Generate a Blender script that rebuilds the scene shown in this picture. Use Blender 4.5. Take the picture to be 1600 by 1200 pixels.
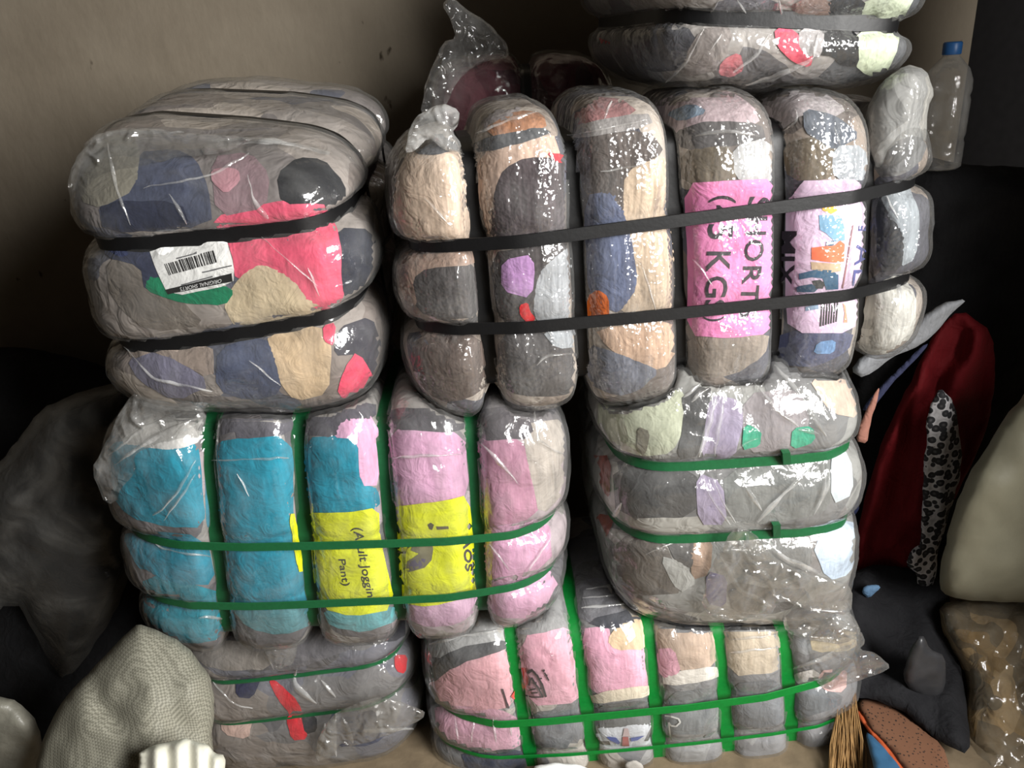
import bpy, math, random
import numpy as np
from mathutils import Vector, Matrix
from mathutils.bvhtree import BVHTree
from mathutils.geometry import delaunay_2d_cdt

random.seed(7)
for o in list(bpy.data.objects):
    bpy.data.objects.remove(o, do_unlink=True)
scene = bpy.context.scene
C = scene.collection

# ------------------------------------------------------------------ camera
W, H, F = 1600.0, 1200.0, 1209.0
PITCH, ROLL = math.radians(24.0), math.radians(5.0)
CAM = np.array([0.0, 0.0, 1.36])
_r0 = np.array([1.0, 0, 0]); _u0 = np.array([0, math.sin(PITCH), math.cos(PITCH)])
FWD = np.array([0, math.cos(PITCH), -math.sin(PITCH)])
RGT = _r0 * math.cos(ROLL) - _u0 * math.sin(ROLL)
UPV = _r0 * math.sin(ROLL) + _u0 * math.cos(ROLL)
cam_d = bpy.data.cameras.new('camera'); cam = bpy.data.objects.new('camera', cam_d); C.objects.link(cam)
cam_d.sensor_width = 36.0; cam_d.lens = F / W * 36.0; cam_d.clip_start = 0.02
M = Matrix.Identity(4)
for i in range(3):
    M[i][0] = RGT[i]; M[i][1] = UPV[i]; M[i][2] = -FWD[i]; M[i][3] = CAM[i]
cam.matrix_world = M
scene.camera = cam

# ------------------------------------------------------------------ light
scene.view_settings.view_transform = 'Standard'
scene.view_settings.look = 'None'
scene.view_settings.gamma = 1.0
scene.view_settings.use_curve_mapping = False
scene.view_settings.exposure = 0.0
world = bpy.data.worlds.new('world'); scene.world = world; world.use_nodes = True
world.node_tree.nodes['Background'].inputs[0].default_value = (0.92, 0.96, 1.0, 1)
world.node_tree.nodes['Background'].inputs[1].default_value = 0.3
# daylight through the open shop front behind the photographer
la = bpy.data.lights.new('doorway_daylight', 'AREA'); la.shape = 'RECTANGLE'
la.size = 1.2; la.size_y = 1.5; la.energy = 240.0; la.color = (1.0, 0.985, 0.96)
lo = bpy.data.objects.new('doorway_daylight', la); C.objects.link(lo)
lo.location = (1.95, -.8, 1.85)
lo.rotation_euler = (Vector((-1.2, 1.3, 0.85)) - Vector(lo.location)).to_track_quat('-Z', 'Y').to_euler()

# ------------------------------------------------------------------ pixel <-> space
def ray(px, py):
    d = FWD + RGT * ((px - W / 2) / F) + UPV * (-(py - H / 2) / F)
    return d
def P(px, py, Y):
    d = ray(px, py)
    return CAM + d * (Y / d[1])
def rays(pts):
    p = np.asarray(pts, float)
    return FWD[None] + RGT[None] * ((p[:, :1] - W / 2) / F) - UPV[None] * ((p[:, 1:2] - H / 2) / F)

# ------------------------------------------------------------------ noise (numpy)
_rng = np.random.RandomState(3)
_G = _rng.rand(64, 64, 64)
def vnoise(p):
    p = np.asarray(p, float)
    i = np.floor(p).astype(int); f = p - i; f = f * f * (3 - 2 * f)
    i0 = i & 63; i1 = (i + 1) & 63
    g = lambda a, b, c: _G[a[:, 0], b[:, 1], c[:, 2]]
    x, y, z = f[:, 0], f[:, 1], f[:, 2]
    c00 = g(i0, i0, i0) * (1 - x) + g(i1, i0, i0) * x
    c10 = g(i0, i1, i0) * (1 - x) + g(i1, i1, i0) * x
    c01 = g(i0, i0, i1) * (1 - x) + g(i1, i0, i1) * x
    c11 = g(i0, i1, i1) * (1 - x) + g(i1, i1, i1) * x
    return ((c00 * (1 - y) + c10 * y) * (1 - z) + (c01 * (1 - y) + c11 * y) * z) * 2 - 1
def fbm(p, o=3):
    p = np.asarray(p, float); s = 0; a = 1.0
    for k in range(o):
        s = s + a * vnoise(p * (2 ** k) + 17.3 * k); a *= .5
    return s
def ridge(p):
    return (1 - np.abs(vnoise(p))) ** 3

# ------------------------------------------------------------------ materials
MATS = {}
def lin(c):
    return tuple(((v / 255) / 12.92 if v / 255 <= .04045 else ((v / 255 + .055) / 1.055) ** 2.4) for v in c)
def newmat(name):
    m = bpy.data.materials.new(name); m.use_nodes = True
    nt = m.node_tree
    for n in list(nt.nodes): nt.nodes.remove(n)
    out = nt.nodes.new('ShaderNodeOutputMaterial')
    return m, nt, out
def nd(nt, t, **kw):
    n = nt.nodes.new(t)
    for k, v in kw.items(): setattr(n, k, v)
    return n
def cloth(col, rough=.85, thread=.86, knit=0.0, stripes=None):
    """folded garment: plain dyed cloth with small folds and weave"""
    key = ('cloth', col, rough, knit, stripes, thread)
    if key in MATS: return MATS[key]
    m, nt, out = newmat('cloth')
    b = nd(nt, 'ShaderNodeBsdfPrincipled')
    b.inputs['Roughness'].default_value = rough
    b.inputs['Specular IOR Level'].default_value = .2
    c = lin(col)
    tc = nd(nt, 'ShaderNodeTexCoord')
    n1 = nd(nt, 'ShaderNodeTexNoise'); n1.inputs['Scale'].default_value = 11; n1.inputs['Detail'].default_value = 5
    n1.inputs['Distortion'].default_value = .6
    nt.links.new(tc.outputs['Object'], n1.inputs['Vector'])
    r = nd(nt, 'ShaderNodeValToRGB')
    r.color_ramp.elements[0].position = .3; r.color_ramp.elements[1].position = .7
    r.color_ramp.elements[0].color = (*[v * .82 for v in c], 1)
    r.color_ramp.elements[1].color = (*[min(1, v * 1.14 + .005) for v in c], 1)
    nt.links.new(n1.outputs['Fac'], r.inputs['Fac'])
    mpv = nd(nt, 'ShaderNodeMapping'); mpv.inputs['Scale'].default_value = (230, 120, 22)
    nt.links.new(tc.outputs['Object'], mpv.inputs[0])
    ns = nd(nt, 'ShaderNodeTexNoise'); ns.inputs['Scale'].default_value = 1; ns.inputs['Detail'].default_value = 2
    nt.links.new(mpv.outputs[0], ns.inputs['Vector'])
    nr = nd(nt, 'ShaderNodeMapRange'); nr.inputs[1].default_value = .3; nr.inputs[2].default_value = .7; nr.inputs[3].default_value = thread - knit * .6; nr.inputs[4].default_value = 1 + (1 - thread) * .5
    nt.links.new(ns.outputs['Fac'], nr.inputs[0])
    mu = nd(nt, 'ShaderNodeMix', data_type='RGBA', blend_type='MULTIPLY'); mu.inputs[0].default_value = 1
    nt.links.new(r.outputs[0], mu.inputs[6]); nt.links.new(nr.outputs[0], mu.inputs[7])
    if stripes:
        w = nd(nt, 'ShaderNodeTexWave'); w.inputs['Scale'].default_value = stripes[0]; w.bands_direction = stripes[2]
        nt.links.new(tc.outputs['Object'], w.inputs['Vector'])
        mx = nd(nt, 'ShaderNodeMix', data_type='RGBA')
        mx.inputs[7].default_value = (*lin(stripes[1]), 1)
        nt.links.new(w.outputs['Fac'], mx.inputs[0]); nt.links.new(r.outputs[0], mx.inputs[6])
        nt.links.new(mx.outputs[2], b.inputs['Base Color'])
    else:
        nt.links.new(mu.outputs[2], b.inputs['Base Color'])
    # folds + weave
    n2 = nd(nt, 'ShaderNodeTexNoise'); n2.inputs['Scale'].default_value = 26; n2.inputs['Detail'].default_value = 3
    n2.inputs['Distortion'].default_value = 1.6
    nt.links.new(tc.outputs['Object'], n2.inputs['Vector'])
    bp = nd(nt, 'ShaderNodeBump'); bp.inputs['Strength'].default_value = .42; bp.inputs['Distance'].default_value = .012
    nt.links.new(n2.outputs['Fac'], bp.inputs['Height'])
    wv = nd(nt, 'ShaderNodeTexVoronoi'); wv.inputs['Scale'].default_value = 190
    nt.links.new(tc.outputs['Object'], wv.inputs['Vector'])
    b2 = nd(nt, 'ShaderNodeBump'); b2.inputs['Strength'].default_value = .15 + knit; b2.inputs['Distance'].default_value = .002
    nt.links.new(wv.outputs['Distance'], b2.inputs['Height']); nt.links.new(bp.outputs[0], b2.inputs['Normal'])
    nt.links.new(b2.outputs[0], b.inputs['Normal'])
    nt.links.new(b.outputs[0], out.inputs[0])
    MATS[key] = m
    return m
def mixed(cols, scale=9.0):
    """tightly packed mixed garments: cells of several dyes"""
    key = ('mixed', tuple(cols), scale)
    if key in MATS: return MATS[key]
    m, nt, out = newmat('packed_clothes')
    b = nd(nt, 'ShaderNodeBsdfPrincipled'); b.inputs['Roughness'].default_value = .9
    b.inputs['Specular IOR Level'].default_value = .15
    tc = nd(nt, 'ShaderNodeTexCoord')
    n0 = nd(nt, 'ShaderNodeTexNoise'); n0.inputs['Scale'].default_value = 6
    nt.links.new(tc.outputs['Object'], n0.inputs['Vector'])
    mx = nd(nt, 'ShaderNodeMix', data_type='RGBA'); mx.inputs[0].default_value = .14
    nt.links.new(tc.outputs['Object'], mx.inputs[6]); nt.links.new(n0.outputs['Color'], mx.inputs[7])
    v = nd(nt, 'ShaderNodeTexVoronoi'); v.inputs['Scale'].default_value = scale
    nt.links.new(mx.outputs[2], v.inputs['Vector'])
    sp = nd(nt, 'ShaderNodeSeparateColor'); nt.links.new(v.outputs['Color'], sp.inputs[0])
    r = nd(nt, 'ShaderNodeValToRGB'); r.color_ramp.interpolation = 'CONSTANT'
    while len(r.color_ramp.elements) < len(cols): r.color_ramp.elements.new(.5)
    for i, c in enumerate(cols):
        r.color_ramp.elements[i].position = i / len(cols); r.color_ramp.elements[i].color = (*lin(c), 1)
    nt.links.new(sp.outputs[0], r.inputs['Fac']); nt.links.new(r.outputs[0], b.inputs['Base Color'])
    n2 = nd(nt, 'ShaderNodeTexNoise'); n2.inputs['Scale'].default_value = 24; n2.inputs['Distortion'].default_value = 1.5
    nt.links.new(tc.outputs['Object'], n2.inputs['Vector'])
    bp = nd(nt, 'ShaderNodeBump'); bp.inputs['Strength'].default_value = .6; bp.inputs['Distance'].default_value = .012
    nt.links.new(n2.outputs['Fac'], bp.inputs['Height']); nt.links.new(bp.outputs[0], b.inputs['Normal'])
    nt.links.new(b.outputs[0], out.inputs[0]); MATS[key] = m
    return m
def film(name, haze=.03, hazecol=(228, 228, 226), spec=.7, rough=.13, bubble=0.0, crease=(14, 3, 14), edge=.10, cstr=.7):
    """clear polythene: see-through, milky where it is creased, glossy"""
    key = ('film', name)
    if key in MATS: return MATS[key]
    m, nt, out = newmat('polythene')
    tc = nd(nt, 'ShaderNodeTexCoord')
    mp = nd(nt, 'ShaderNodeMapping'); mp.inputs['Scale'].default_value = crease
    nt.links.new(tc.outputs['Object'], mp.inputs['Vector'])
    n1 = nd(nt, 'ShaderNodeTexNoise'); n1.noise_type = 'RIDGED_MULTIFRACTAL'; n1.inputs['Scale'].default_value = 2.2; n1.inputs['Detail'].default_value = 3
    n1.inputs['Distortion'].default_value = .5
    nt.links.new(mp.outputs[0], n1.inputs['Vector'])
    b1 = nd(nt, 'ShaderNodeBump'); b1.inputs['Strength'].default_value = cstr; b1.inputs['Distance'].default_value = .016
    nt.links.new(n1.outputs['Fac'], b1.inputs['Height'])
    v = nd(nt, 'ShaderNodeTexVoronoi'); v.inputs['Scale'].default_value = 160; v.feature = 'SMOOTH_F1'
    nt.links.new(tc.outputs['Object'], v.inputs['Vector'])
    b2 = nd(nt, 'ShaderNodeBump'); b2.inputs['Strength'].default_value = bubble; b2.inputs['Distance'].default_value = .004
    nt.links.new(v.outputs['Distance'], b2.inputs['Height']); nt.links.new(b1.outputs[0], b2.inputs['Normal'])
    n3 = nd(nt, 'ShaderNodeTexNoise'); n3.inputs['Scale'].default_value = 60; n3.inputs['Detail'].default_value = 3
    nt.links.new(tc.outputs['Object'], n3.inputs['Vector'])
    b3 = nd(nt, 'ShaderNodeBump'); b3.inputs['Strength'].default_value = .42; b3.inputs['Distance'].default_value = .006
    nt.links.new(n3.outputs['Fac'], b3.inputs['Height']); nt.links.new(b2.outputs[0], b3.inputs['Normal'])
    nrm = b3.outputs[0]
    tr = nd(nt, 'ShaderNodeBsdfTransparent'); tr.inputs[0].default_value = (.97, .97, .965, 1)
    df = nd(nt, 'ShaderNodeBsdfDiffuse'); df.inputs[0].default_value = (*lin(hazecol), 1); nt.links.new(nrm, df.inputs['Normal'])
    # milky share: large soft patches, more at grazing view
    n4 = nd(nt, 'ShaderNodeTexNoise'); n4.inputs['Scale'].default_value = 7; n4.inputs['Detail'].default_value = 4
    n4.inputs['Distortion'].default_value = 2.0
    nt.links.new(tc.outputs['Object'], n4.inputs['Vector'])
    mr = nd(nt, 'ShaderNodeMapRange'); mr.inputs[1].default_value = .42; mr.inputs[2].default_value = .75
    mr.inputs[3].default_value = haze * .5; mr.inputs[4].default_value = haze * 2.6
    nt.links.new(n4.outputs['Fac'], mr.inputs[0])
    lw = nd(nt, 'ShaderNodeLayerWeight'); lw.inputs[0].default_value = .25; nt.links.new(nrm, lw.inputs['Normal'])
    ml = nd(nt, 'ShaderNodeMath', operation='MULTIPLY'); ml.inputs[1].default_value = edge
    nt.links.new(lw.outputs['Facing'], ml.inputs[0])
    ad = nd(nt, 'ShaderNodeMath', operation='ADD', use_clamp=True)
    nt.links.new(ml.outputs[0], ad.inputs[0]); nt.links.new(mr.outputs[0], ad.inputs[1])
    m1 = nd(nt, 'ShaderNodeMixShader'); nt.links.new(ad.outputs[0], m1.inputs[0])
    nt.links.new(tr.outputs[0], m1.inputs[1]); nt.links.new(df.outputs[0], m1.inputs[2])
    gl = nd(nt, 'ShaderNodeBsdfGlossy'); gl.inputs['Roughness'].default_value = rough; nt.links.new(nrm, gl.inputs['Normal'])
    fr = nd(nt, 'ShaderNodeFresnel'); fr.inputs[0].default_value = 1.5; nt.links.new(nrm, fr.inputs['Normal'])
    mf = nd(nt, 'ShaderNodeMath', operation='MULTIPLY', use_clamp=True); mf.inputs[1].default_value = spec * 2.6
    nt.links.new(fr.outputs[0], mf.inputs[0])
    mc = nd(nt, 'ShaderNodeMath', operation='MINIMUM'); mc.inputs[1].default_value = .34; nt.links.new(mf.outputs[0], mc.inputs[0]); mf = mc
    m2 = nd(nt, 'ShaderNodeMixShader'); nt.links.new(mf.outputs[0], m2.inputs[0])
    nt.links.new(m1.outputs[0], m2.inputs[1]); nt.links.new(gl.outputs[0], m2.inputs[2])
    nt.links.new(m2.outputs[0], out.inputs[0]); MATS[key] = m
    return m
def plain(name, col, rough=.5, spec=.5, bump=0, bscale=40, var=.12, metallic=0):
    key = ('plain', name)
    if key in MATS: return MATS[key]
    m, nt, out = newmat(name)
    b = nd(nt, 'ShaderNodeBsdfPrincipled'); b.inputs['Roughness'].default_value = rough
    b.inputs['Specular IOR Level'].default_value = spec; b.inputs['Metallic'].default_value = metallic
    tc = nd(nt, 'ShaderNodeTexCoord'); n = nd(nt, 'ShaderNodeTexNoise'); n.inputs['Scale'].default_value = bscale
    n.inputs['Detail'].default_value = 5
    nt.links.new(tc.outputs['Object'], n.inputs['Vector'])
    c = lin(col); r = nd(nt, 'ShaderNodeValToRGB')
    r.color_ramp.elements[0].position = .3; r.color_ramp.elements[1].position = .7
    r.color_ramp.elements[0].color = (*[v * (1 - var) for v in c], 1); r.color_ramp.elements[1].color = (*[v * (1 + var) for v in c], 1)
    nt.links.new(n.outputs['Fac'], r.inputs['Fac']); nt.links.new(r.outputs[0], b.inputs['Base Color'])
    if bump:
        bp = nd(nt, 'ShaderNodeBump'); bp.inputs['Strength'].default_value = bump; bp.inputs['Distance'].default_value = .01
        nt.links.new(n.outputs['Fac'], bp.inputs['Height']); nt.links.new(bp.outputs[0], b.inputs['Normal'])
    nt.links.new(b.outputs[0], out.inputs[0]); MATS[key] = m
    return m

# ------------------------------------------------------------------ object helpers
def mesh_obj(name, verts, faces, mat, parent=None, smooth=True):
    v = np.asarray(verts, float)
    if parent is not None: v = v - np.array(parent.location)
    me = bpy.data.meshes.new(name)
    me.from_pydata(v.tolist(), [], [list(map(int, f)) for f in faces])
    if smooth: me.polygons.foreach_set('use_smooth', [True] * len(me.polygons))
    me.update()
    o = bpy.data.objects.new(name, me); C.objects.link(o)
    if mat: me.materials.append(mat)
    if parent is not None: o.parent = parent
    return o
def tag(o, label, cat, group=None, kind=None):
    if label: o['label'] = label
    if cat: o['category'] = cat
    if group: o['group'] = group
    if kind: o['kind'] = kind
    return o
def thing(name, label, cat, loc, group=None):
    o = bpy.data.objects.new(name, None); C.objects.link(o); o.location = [float(v) for v in loc]; o.empty_display_size = .05
    return tag(o, label, cat, group)
def struct(name, verts, faces, mat, label=None):
    o = mesh_obj(name, verts, faces, mat, None, False); o['kind'] = 'structure'
    if label: o['label'] = label
    return o
def box(x0, x1, y0, y1, z0, z1):
    v = [(x, y, z) for x in (x0, x1) for y in (y0, y1) for z in (z0, z1)]
    f = [(0, 1, 3, 2), (4, 6, 7, 5), (0, 4, 5, 1), (2, 3, 7, 6), (0, 2, 6, 4), (1, 5, 7, 3)]
    return v, f

# ------------------------------------------------------------------ bale builder
def cube_grid(na, nb, nc):
    idx = {}; V = []; Fs = []
    def vid(i, j, k):
        t = (i, j, k)
        if t not in idx:
            idx[t] = len(V); V.append((2 * i / na - 1, 2 * j / nb - 1, 2 * k / nc - 1))
        return idx[t]
    for i in range(na):
        for j in range(nb):
            Fs.append((vid(i, j, 0), vid(i + 1, j, 0), vid(i + 1, j + 1, 0), vid(i, j + 1, 0)))
            Fs.append((vid(i, j, nc), vid(i, j + 1, nc), vid(i + 1, j + 1, nc), vid(i + 1, j, nc)))
    for i in range(na):
        for k in range(nc):
            Fs.append((vid(i, 0, k), vid(i, 0, k + 1), vid(i + 1, 0, k + 1), vid(i + 1, 0, k)))
            Fs.append((vid(i, nb, k), vid(i + 1, nb, k), vid(i + 1, nb, k + 1), vid(i, nb, k + 1)))
    for j in range(nb):
        for k in range(nc):
            Fs.append((vid(0, j, k), vid(0, j + 1, k), vid(0, j + 1, k + 1), vid(0, j, k + 1)))
            Fs.append((vid(na, j, k), vid(na, j, k + 1), vid(na, j + 1, k + 1), vid(na, j + 1, k)))
    return np.array(V), np.array(Fs)

class Bale:
    """a pressed, strapped bale. a: along the face, b: up, c: front(-1) to back(+1)"""
    def __init__(s, name, label, corners, Yc, wf, wb, skew=(0, 0), p=4.5, girth=(), longs=(), depths=(), lobes=None,
                 seed=0, group=None, base_cols=None, filmkw=None, hw=.0115, lump=.0045, wrinkle=.0022, res=.0075, cat='bale', under=(), over=()):
        TL, TR, BR, BL = corners
        Yl, Yr = Yc
        s.c4 = [P(*BL, Yl), P(*BR, Yr), P(*TR, Yr), P(*TL, Yl)]
        s.dir = np.array([skew[0], 1.0, skew[1]]); s.wf, s.wb = wf, wb
        s.p = p; s.under = under; s.over = over; s.seed = seed; s.hw = hw; s.lump = lump; s.wr = wrinkle
        s.La = .25 * (np.linalg.norm(s.c4[1] - s.c4[0]) + np.linalg.norm(s.c4[2] - s.c4[3]))
        s.Lb = .25 * (np.linalg.norm(s.c4[3] - s.c4[0]) + np.linalg.norm(s.c4[2] - s.c4[1]))
        s.Lc = .5 * (wf + wb)
        s.girth = [(*s.line(g[0], g[1], 0), *g[2:]) for g in girth]     # a = a0 + k b
        s.longs = [(*s.line(l[0], l[1], 1), *l[2:]) for l in longs]     # b = b0 + k a
        s.depths = depths
        s.lobes = lobes
        ctr = (s.c4[0] + s.c4[1]) / 2 + s.dir * (wb - wf) / 2
        s.root = thing(name, label, cat, ctr, group)
        n = lambda L, r: max(8, int(2 * L / r))
        cg, cf = cube_grid(n(s.La, res * 1.25), n(s.Lb, res * 1.25), n(s.Lc, res * 2.2))
        s.bv = s.shape(cg, 0.0, 0.0); s.bf = cf
        s.body = mesh_obj('packed_clothes', s.bv, cf, mixed(base_cols or [(120, 116, 112), (90, 88, 90), (160, 152, 142), (70, 72, 84)]), s.root)
        s.bvh = BVHTree.FromPolygons([tuple(v) for v in s.bv], [tuple(map(int, f)) for f in cf])
        cg, cf = cube_grid(n(s.La, res), n(s.Lb, res), n(s.Lc, res * 1.8))
        s.fv = s.shape(cg, .0056, wrinkle); s.ff = cf
        fk = dict(filmkw or {}); 
        s.filmmat = film(name + str(seed), **fk)
        s.film = mesh_obj('plastic_wrap', s.fv, cf, s.filmmat, s.root)
        e = np.concatenate([cf[:, [0, 1]], cf[:, [1, 2]], cf[:, [2, 3]], cf[:, [3, 0]]]); e.sort(axis=1)
        s.fe = np.unique(e, axis=0)
        s.fbvh = BVHTree.FromPolygons([tuple(v) for v in s.fv], [tuple(map(int, f)) for f in cf])
        s.ng = 0; s.sub = None
    def bil(s, a, b):
        a = (np.asarray(a)[:, None] + 1) / 2; b = (np.asarray(b)[:, None] + 1) / 2
        return s.c4[0] * (1 - a) * (1 - b) + s.c4[1] * a * (1 - b) + s.c4[2] * a * b + s.c4[3] * (1 - a) * b
    def world(s, a, b, c):
        return s.bil(a, b) + ((np.asarray(c)[:, None] + 1) / 2 * (s.wf + s.wb) - s.wf) * s.dir
    def inv(s, px):
        """front-face (a, b) under a pixel (small Newton search)"""
        d = ray(*px); ab = np.zeros(2)
        def proj(ab):
            w = s.world([ab[0]], [ab[1]], [-.8])[0] - CAM
            z = w @ FWD
            return np.array([W / 2 + F * (w @ RGT) / z, H / 2 - F * (w @ UPV) / z])
        for _ in range(12):
            q = proj(ab); e = 1e-3
            J = np.stack([(proj(ab + [e, 0]) - q) / e, (proj(ab + [0, e]) - q) / e], 1)
            ab = ab - np.linalg.solve(J, q - np.array(px))
        return ab
    def line(s, p0, p1, ax):
        q0, q1 = s.inv(p0), s.inv(p1)
        o = 1 - ax
        k = (q1[ax] - q0[ax]) / (q1[o] - q0[o])
        return q0[ax] - k * q0[o], k
    def shape(s, cg, off, wr):
        p = s.p
        q = cg / (np.sum(np.abs(cg) ** p, axis=1) ** (1 / p))[:, None]
        g = np.sign(q) * np.abs(q) ** (p - 1) / np.array([s.La, s.Lb, s.Lc]); n = g / np.linalg.norm(g, axis=1)[:, None]
        a, b, c = q[:, 0].copy(), q[:, 1].copy(), q[:, 2].copy()
        da = np.zeros(len(a)); db = np.zeros(len(a)); dc = np.zeros(len(a))
        prof = lambda d, Wd: 1 - np.clip(1 - (1 - np.clip((d - s.hw) / min(Wd, .058), 0, 1)) ** 2.6, 0, 1) ** (1 / 2.6)
        # straps round the girth
        if s.girth:
            A0 = np.array([g_[0] for g_ in s.girth]); order = np.argsort(A0)
            bounds = np.concatenate([[-1.0], A0[order], [1.0]])
            for i, oi in enumerate(order):
                a0, k, D = s.girth[oi][:3]
                dd = (a - a0 - k * b) * s.La
                Wl = max(.03, (bounds[i + 1] - bounds[i]) * s.La * (.55 if i else 1.0))
                Wr = max(.03, (bounds[i + 2] - bounds[i + 1]) * s.La * (.55 if i + 1 < len(order) else 1.0))
                t = np.where(dd < 0, prof(-dd, Wl), prof(dd, Wr))
                db -= D * t * n[:, 1]; dc -= D * t * n[:, 2]
            if s.lobes:
                srt = [s.girth[oi] for oi in order]
                for i, (dt, dbm) in enumerate(s.lobes):
                    lo = srt[i - 1] if i else None; hi = srt[i] if i < len(srt) else None
                    w_ = np.ones(len(a))
                    if lo is not None: w_ *= np.clip((a - lo[0] - lo[1] * b) * s.La / .02, 0, 1)
                    if hi is not None: w_ *= np.clip((hi[0] + hi[1] * b - a) * s.La / .02, 0, 1)
                    db += w_ * np.where(b > 0, dt * np.abs(b), -dbm * np.abs(b))
        if s.longs:
            B0 = np.array([l[0] for l in s.longs]); order = np.argsort(B0)
            bounds = np.concatenate([[-1.0], B0[order], [1.0]])
            for i, oi in enumerate(order):
                b0, k, Dm, De = s.longs[oi][:4]
                dd = (b - b0 - k * a) * s.Lb
                Wl = max(.03, (bounds[i + 1] - bounds[i]) * s.Lb * (.55 if i else 1.0))
                Wr = max(.03, (bounds[i + 2] - bounds[i + 1]) * s.Lb * (.55 if i + 1 < len(order) else 1.0))
                t = np.where(dd < 0, prof(-dd, Wl), prof(dd, Wr))
                m_ = np.clip((np.abs(a) - .62) / .3, 0, 1); D = Dm + (De - Dm) * m_
                da -= D * t * n[:, 0]; dc -= D * t * n[:, 2]
        for (c0, D) in s.depths:
            dd = np.abs(c - c0) * s.Lc
            t = prof(dd, .11); da -= D * t * n[:, 0]; db -= D * t * n[:, 1]
        a += da / s.La; b += db / s.Lb; c += dc / s.Lc
        phys = np.stack([a * s.La, b * s.Lb, c * s.Lc], 1)
        o = s.lump * fbm(phys * 9 + s.seed * 7.1, 2) + s.lump * .35 * fbm(phys * 30 + s.seed, 2)
        if wr:
            st = phys * np.array([34, 9, 20]) + s.seed * 3.3; st2 = phys * np.array([10, 36, 20]) + s.seed * 5.7
            m_ = .5 + .5 * vnoise(phys * 6 + s.seed)
            o = o + wr * (ridge(st) * m_ + ridge(st2) * (1 - m_)) * 1.3
        o = o + off
        a += n[:, 0] * o / s.La; b += n[:, 1] * o / s.Lb; c += n[:, 2] * o / s.Lc
        w = s.world(a, b, c)
        # soft bales give way where a neighbour presses on them
        up = Vector((0, 0, 1)); dn = Vector((0, 0, -1)); gap = .004 if off else .0125
        for ob in s.under:
            for i in range(len(w)):
                if b[i] < -.2: continue
                h = ob.fbvh.ray_cast(Vector((w[i, 0], w[i, 1], -1.0)), up)[0]
                if h is not None and h.z - gap < w[i, 2]: w[i, 2] = h.z - gap
        for ob in s.over:
            for i in range(len(w)):
                if b[i] > .2: continue
                h = ob.fbvh.ray_cast(Vector((w[i, 0], w[i, 1], 4.0)), dn)[0]
                if h is not None and h.z + gap > w[i, 2]: w[i, 2] = h.z + gap
        return w
    # -- clothes seen through the film, each a padded piece lying on the pack
    def garment(s, pts, col, name='garment', h=None, jag=1.3, label=None, mat=None, step=6, grow=4, **kw):
        s.ng += 1
        q_ = np.array(pts, float); ar = abs(np.sum(q_[:, 0] * np.roll(q_[:, 1], -1) - np.roll(q_[:, 0], -1) * q_[:, 1])) / 2
        hh = (.0008 + .0022 * math.exp(-ar / 4000) + .00001 * s.ng) if h is None else h
        v2, fc, dist = fill_poly(dilate(pts, grow), step, jag, s.ng + s.seed * 31)
        rim = np.clip(dist / 7.0, 0, 1)
        out, ok = s.cast(v2, hh - .0004 + .0004 * rim)
        fc = [f for f in fc if all(ok[i] for i in f) and np.ptp(out[list(f)], axis=0).max() < .022]
        if not fc: return None
        fc = biggest(fc)
        # drop triangles torn across a groove edge
        o = mesh_obj(name, *compact(out, fc), mat or cloth(col, **kw), s.root)
        if label: o['label'] = label
        return o
    def crease(s, pts, w=5, ht=.0035, mat=None, name='plastic_fold'):
        p_ = np.array(pts, float); L = np.concatenate([[0], np.cumsum(np.linalg.norm(np.diff(p_, axis=0), axis=1))])
        n = max(4, int(L[-1] / 5)); t = np.linspace(0, L[-1], n)
        # rounded path through the points
        c_ = np.stack([np.interp(t, L, p_[:, 0]), np.interp(t, L, p_[:, 1])], 1)
        for _ in range(6): c_[1:-1] = (c_[:-2] + 2 * c_[1:-1] + c_[2:]) / 4
        c_ = c_ + 1.6 * np.stack([vnoise(np.hstack([c_ / 14, np.full((n, 1), s.seed + w)])), vnoise(np.hstack([c_ / 14 + 9, np.full((n, 1), s.seed + w)]))], 1)
        d = np.gradient(c_, axis=0); d /= np.linalg.norm(d, axis=1)[:, None] + 1e-9; nn = np.stack([-d[:, 1], d[:, 0]], 1)
        tp = np.sin(np.pi * np.linspace(.04, .96, n)) ** .6 * (.75 + .5 * vnoise(np.hstack([c_ / 30, np.zeros((n, 1))])))
        rows = [(-1, .0004), (-.45, ht * .7), (0, ht), (.6, ht * .45), (1, .0004)]
        v2 = np.concatenate([c_ + nn * (q * w * tp)[:, None] for q, _ in rows]); hh = np.concatenate([np.full(n, h_) * (.3 + .7 * tp) for _, h_ in rows])
        out, ok = s.cast(v2, hh, s.fbvh)
        fc = [(r * n + i, r * n + i + 1, (r + 1) * n + i + 1, (r + 1) * n + i) for r in range(len(rows) - 1) for i in range(n - 1)]
        fc = [f for f in fc if all(ok[i] for i in f) and np.ptp(out[list(f)], axis=0).max() < .03]
        if fc: return mesh_obj(name, *compact(out, biggest(fc)), mat or FOLD, s.root)
    def cast(s, v2, h, bvh=None):
        R = rays(v2); out = np.zeros((len(v2), 3)); ok = np.zeros(len(v2), bool)
        cv = Vector(CAM); h = np.broadcast_to(h, (len(v2),))
        for i, r in enumerate(R):
            loc, nn, fi, d = (bvh or s.bvh).ray_cast(cv, Vector(r).normalized())
            if loc is None: continue
            if nn.dot(Vector(r)) > 0: nn = -nn
            out[i] = np.array(loc + nn * float(h[i])); ok[i] = True
        return out, ok
    def printed(s, pts, col, name='printed_mark', h=.0042, parent=None):
        v2, fc, dist = fill_poly(pts, 7, 0, 1)
        out, ok = s.cast(v2, h)
        fc = [f for f in fc if all(ok[i] for i in f)]
        if fc:
            o = mesh_obj(name, *compact(out, fc), plain('ink_%d_%d_%d' % tuple(col), col, .6, .3), s.root)
            if s.sub: o.parent = s.sub
            return o
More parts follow.
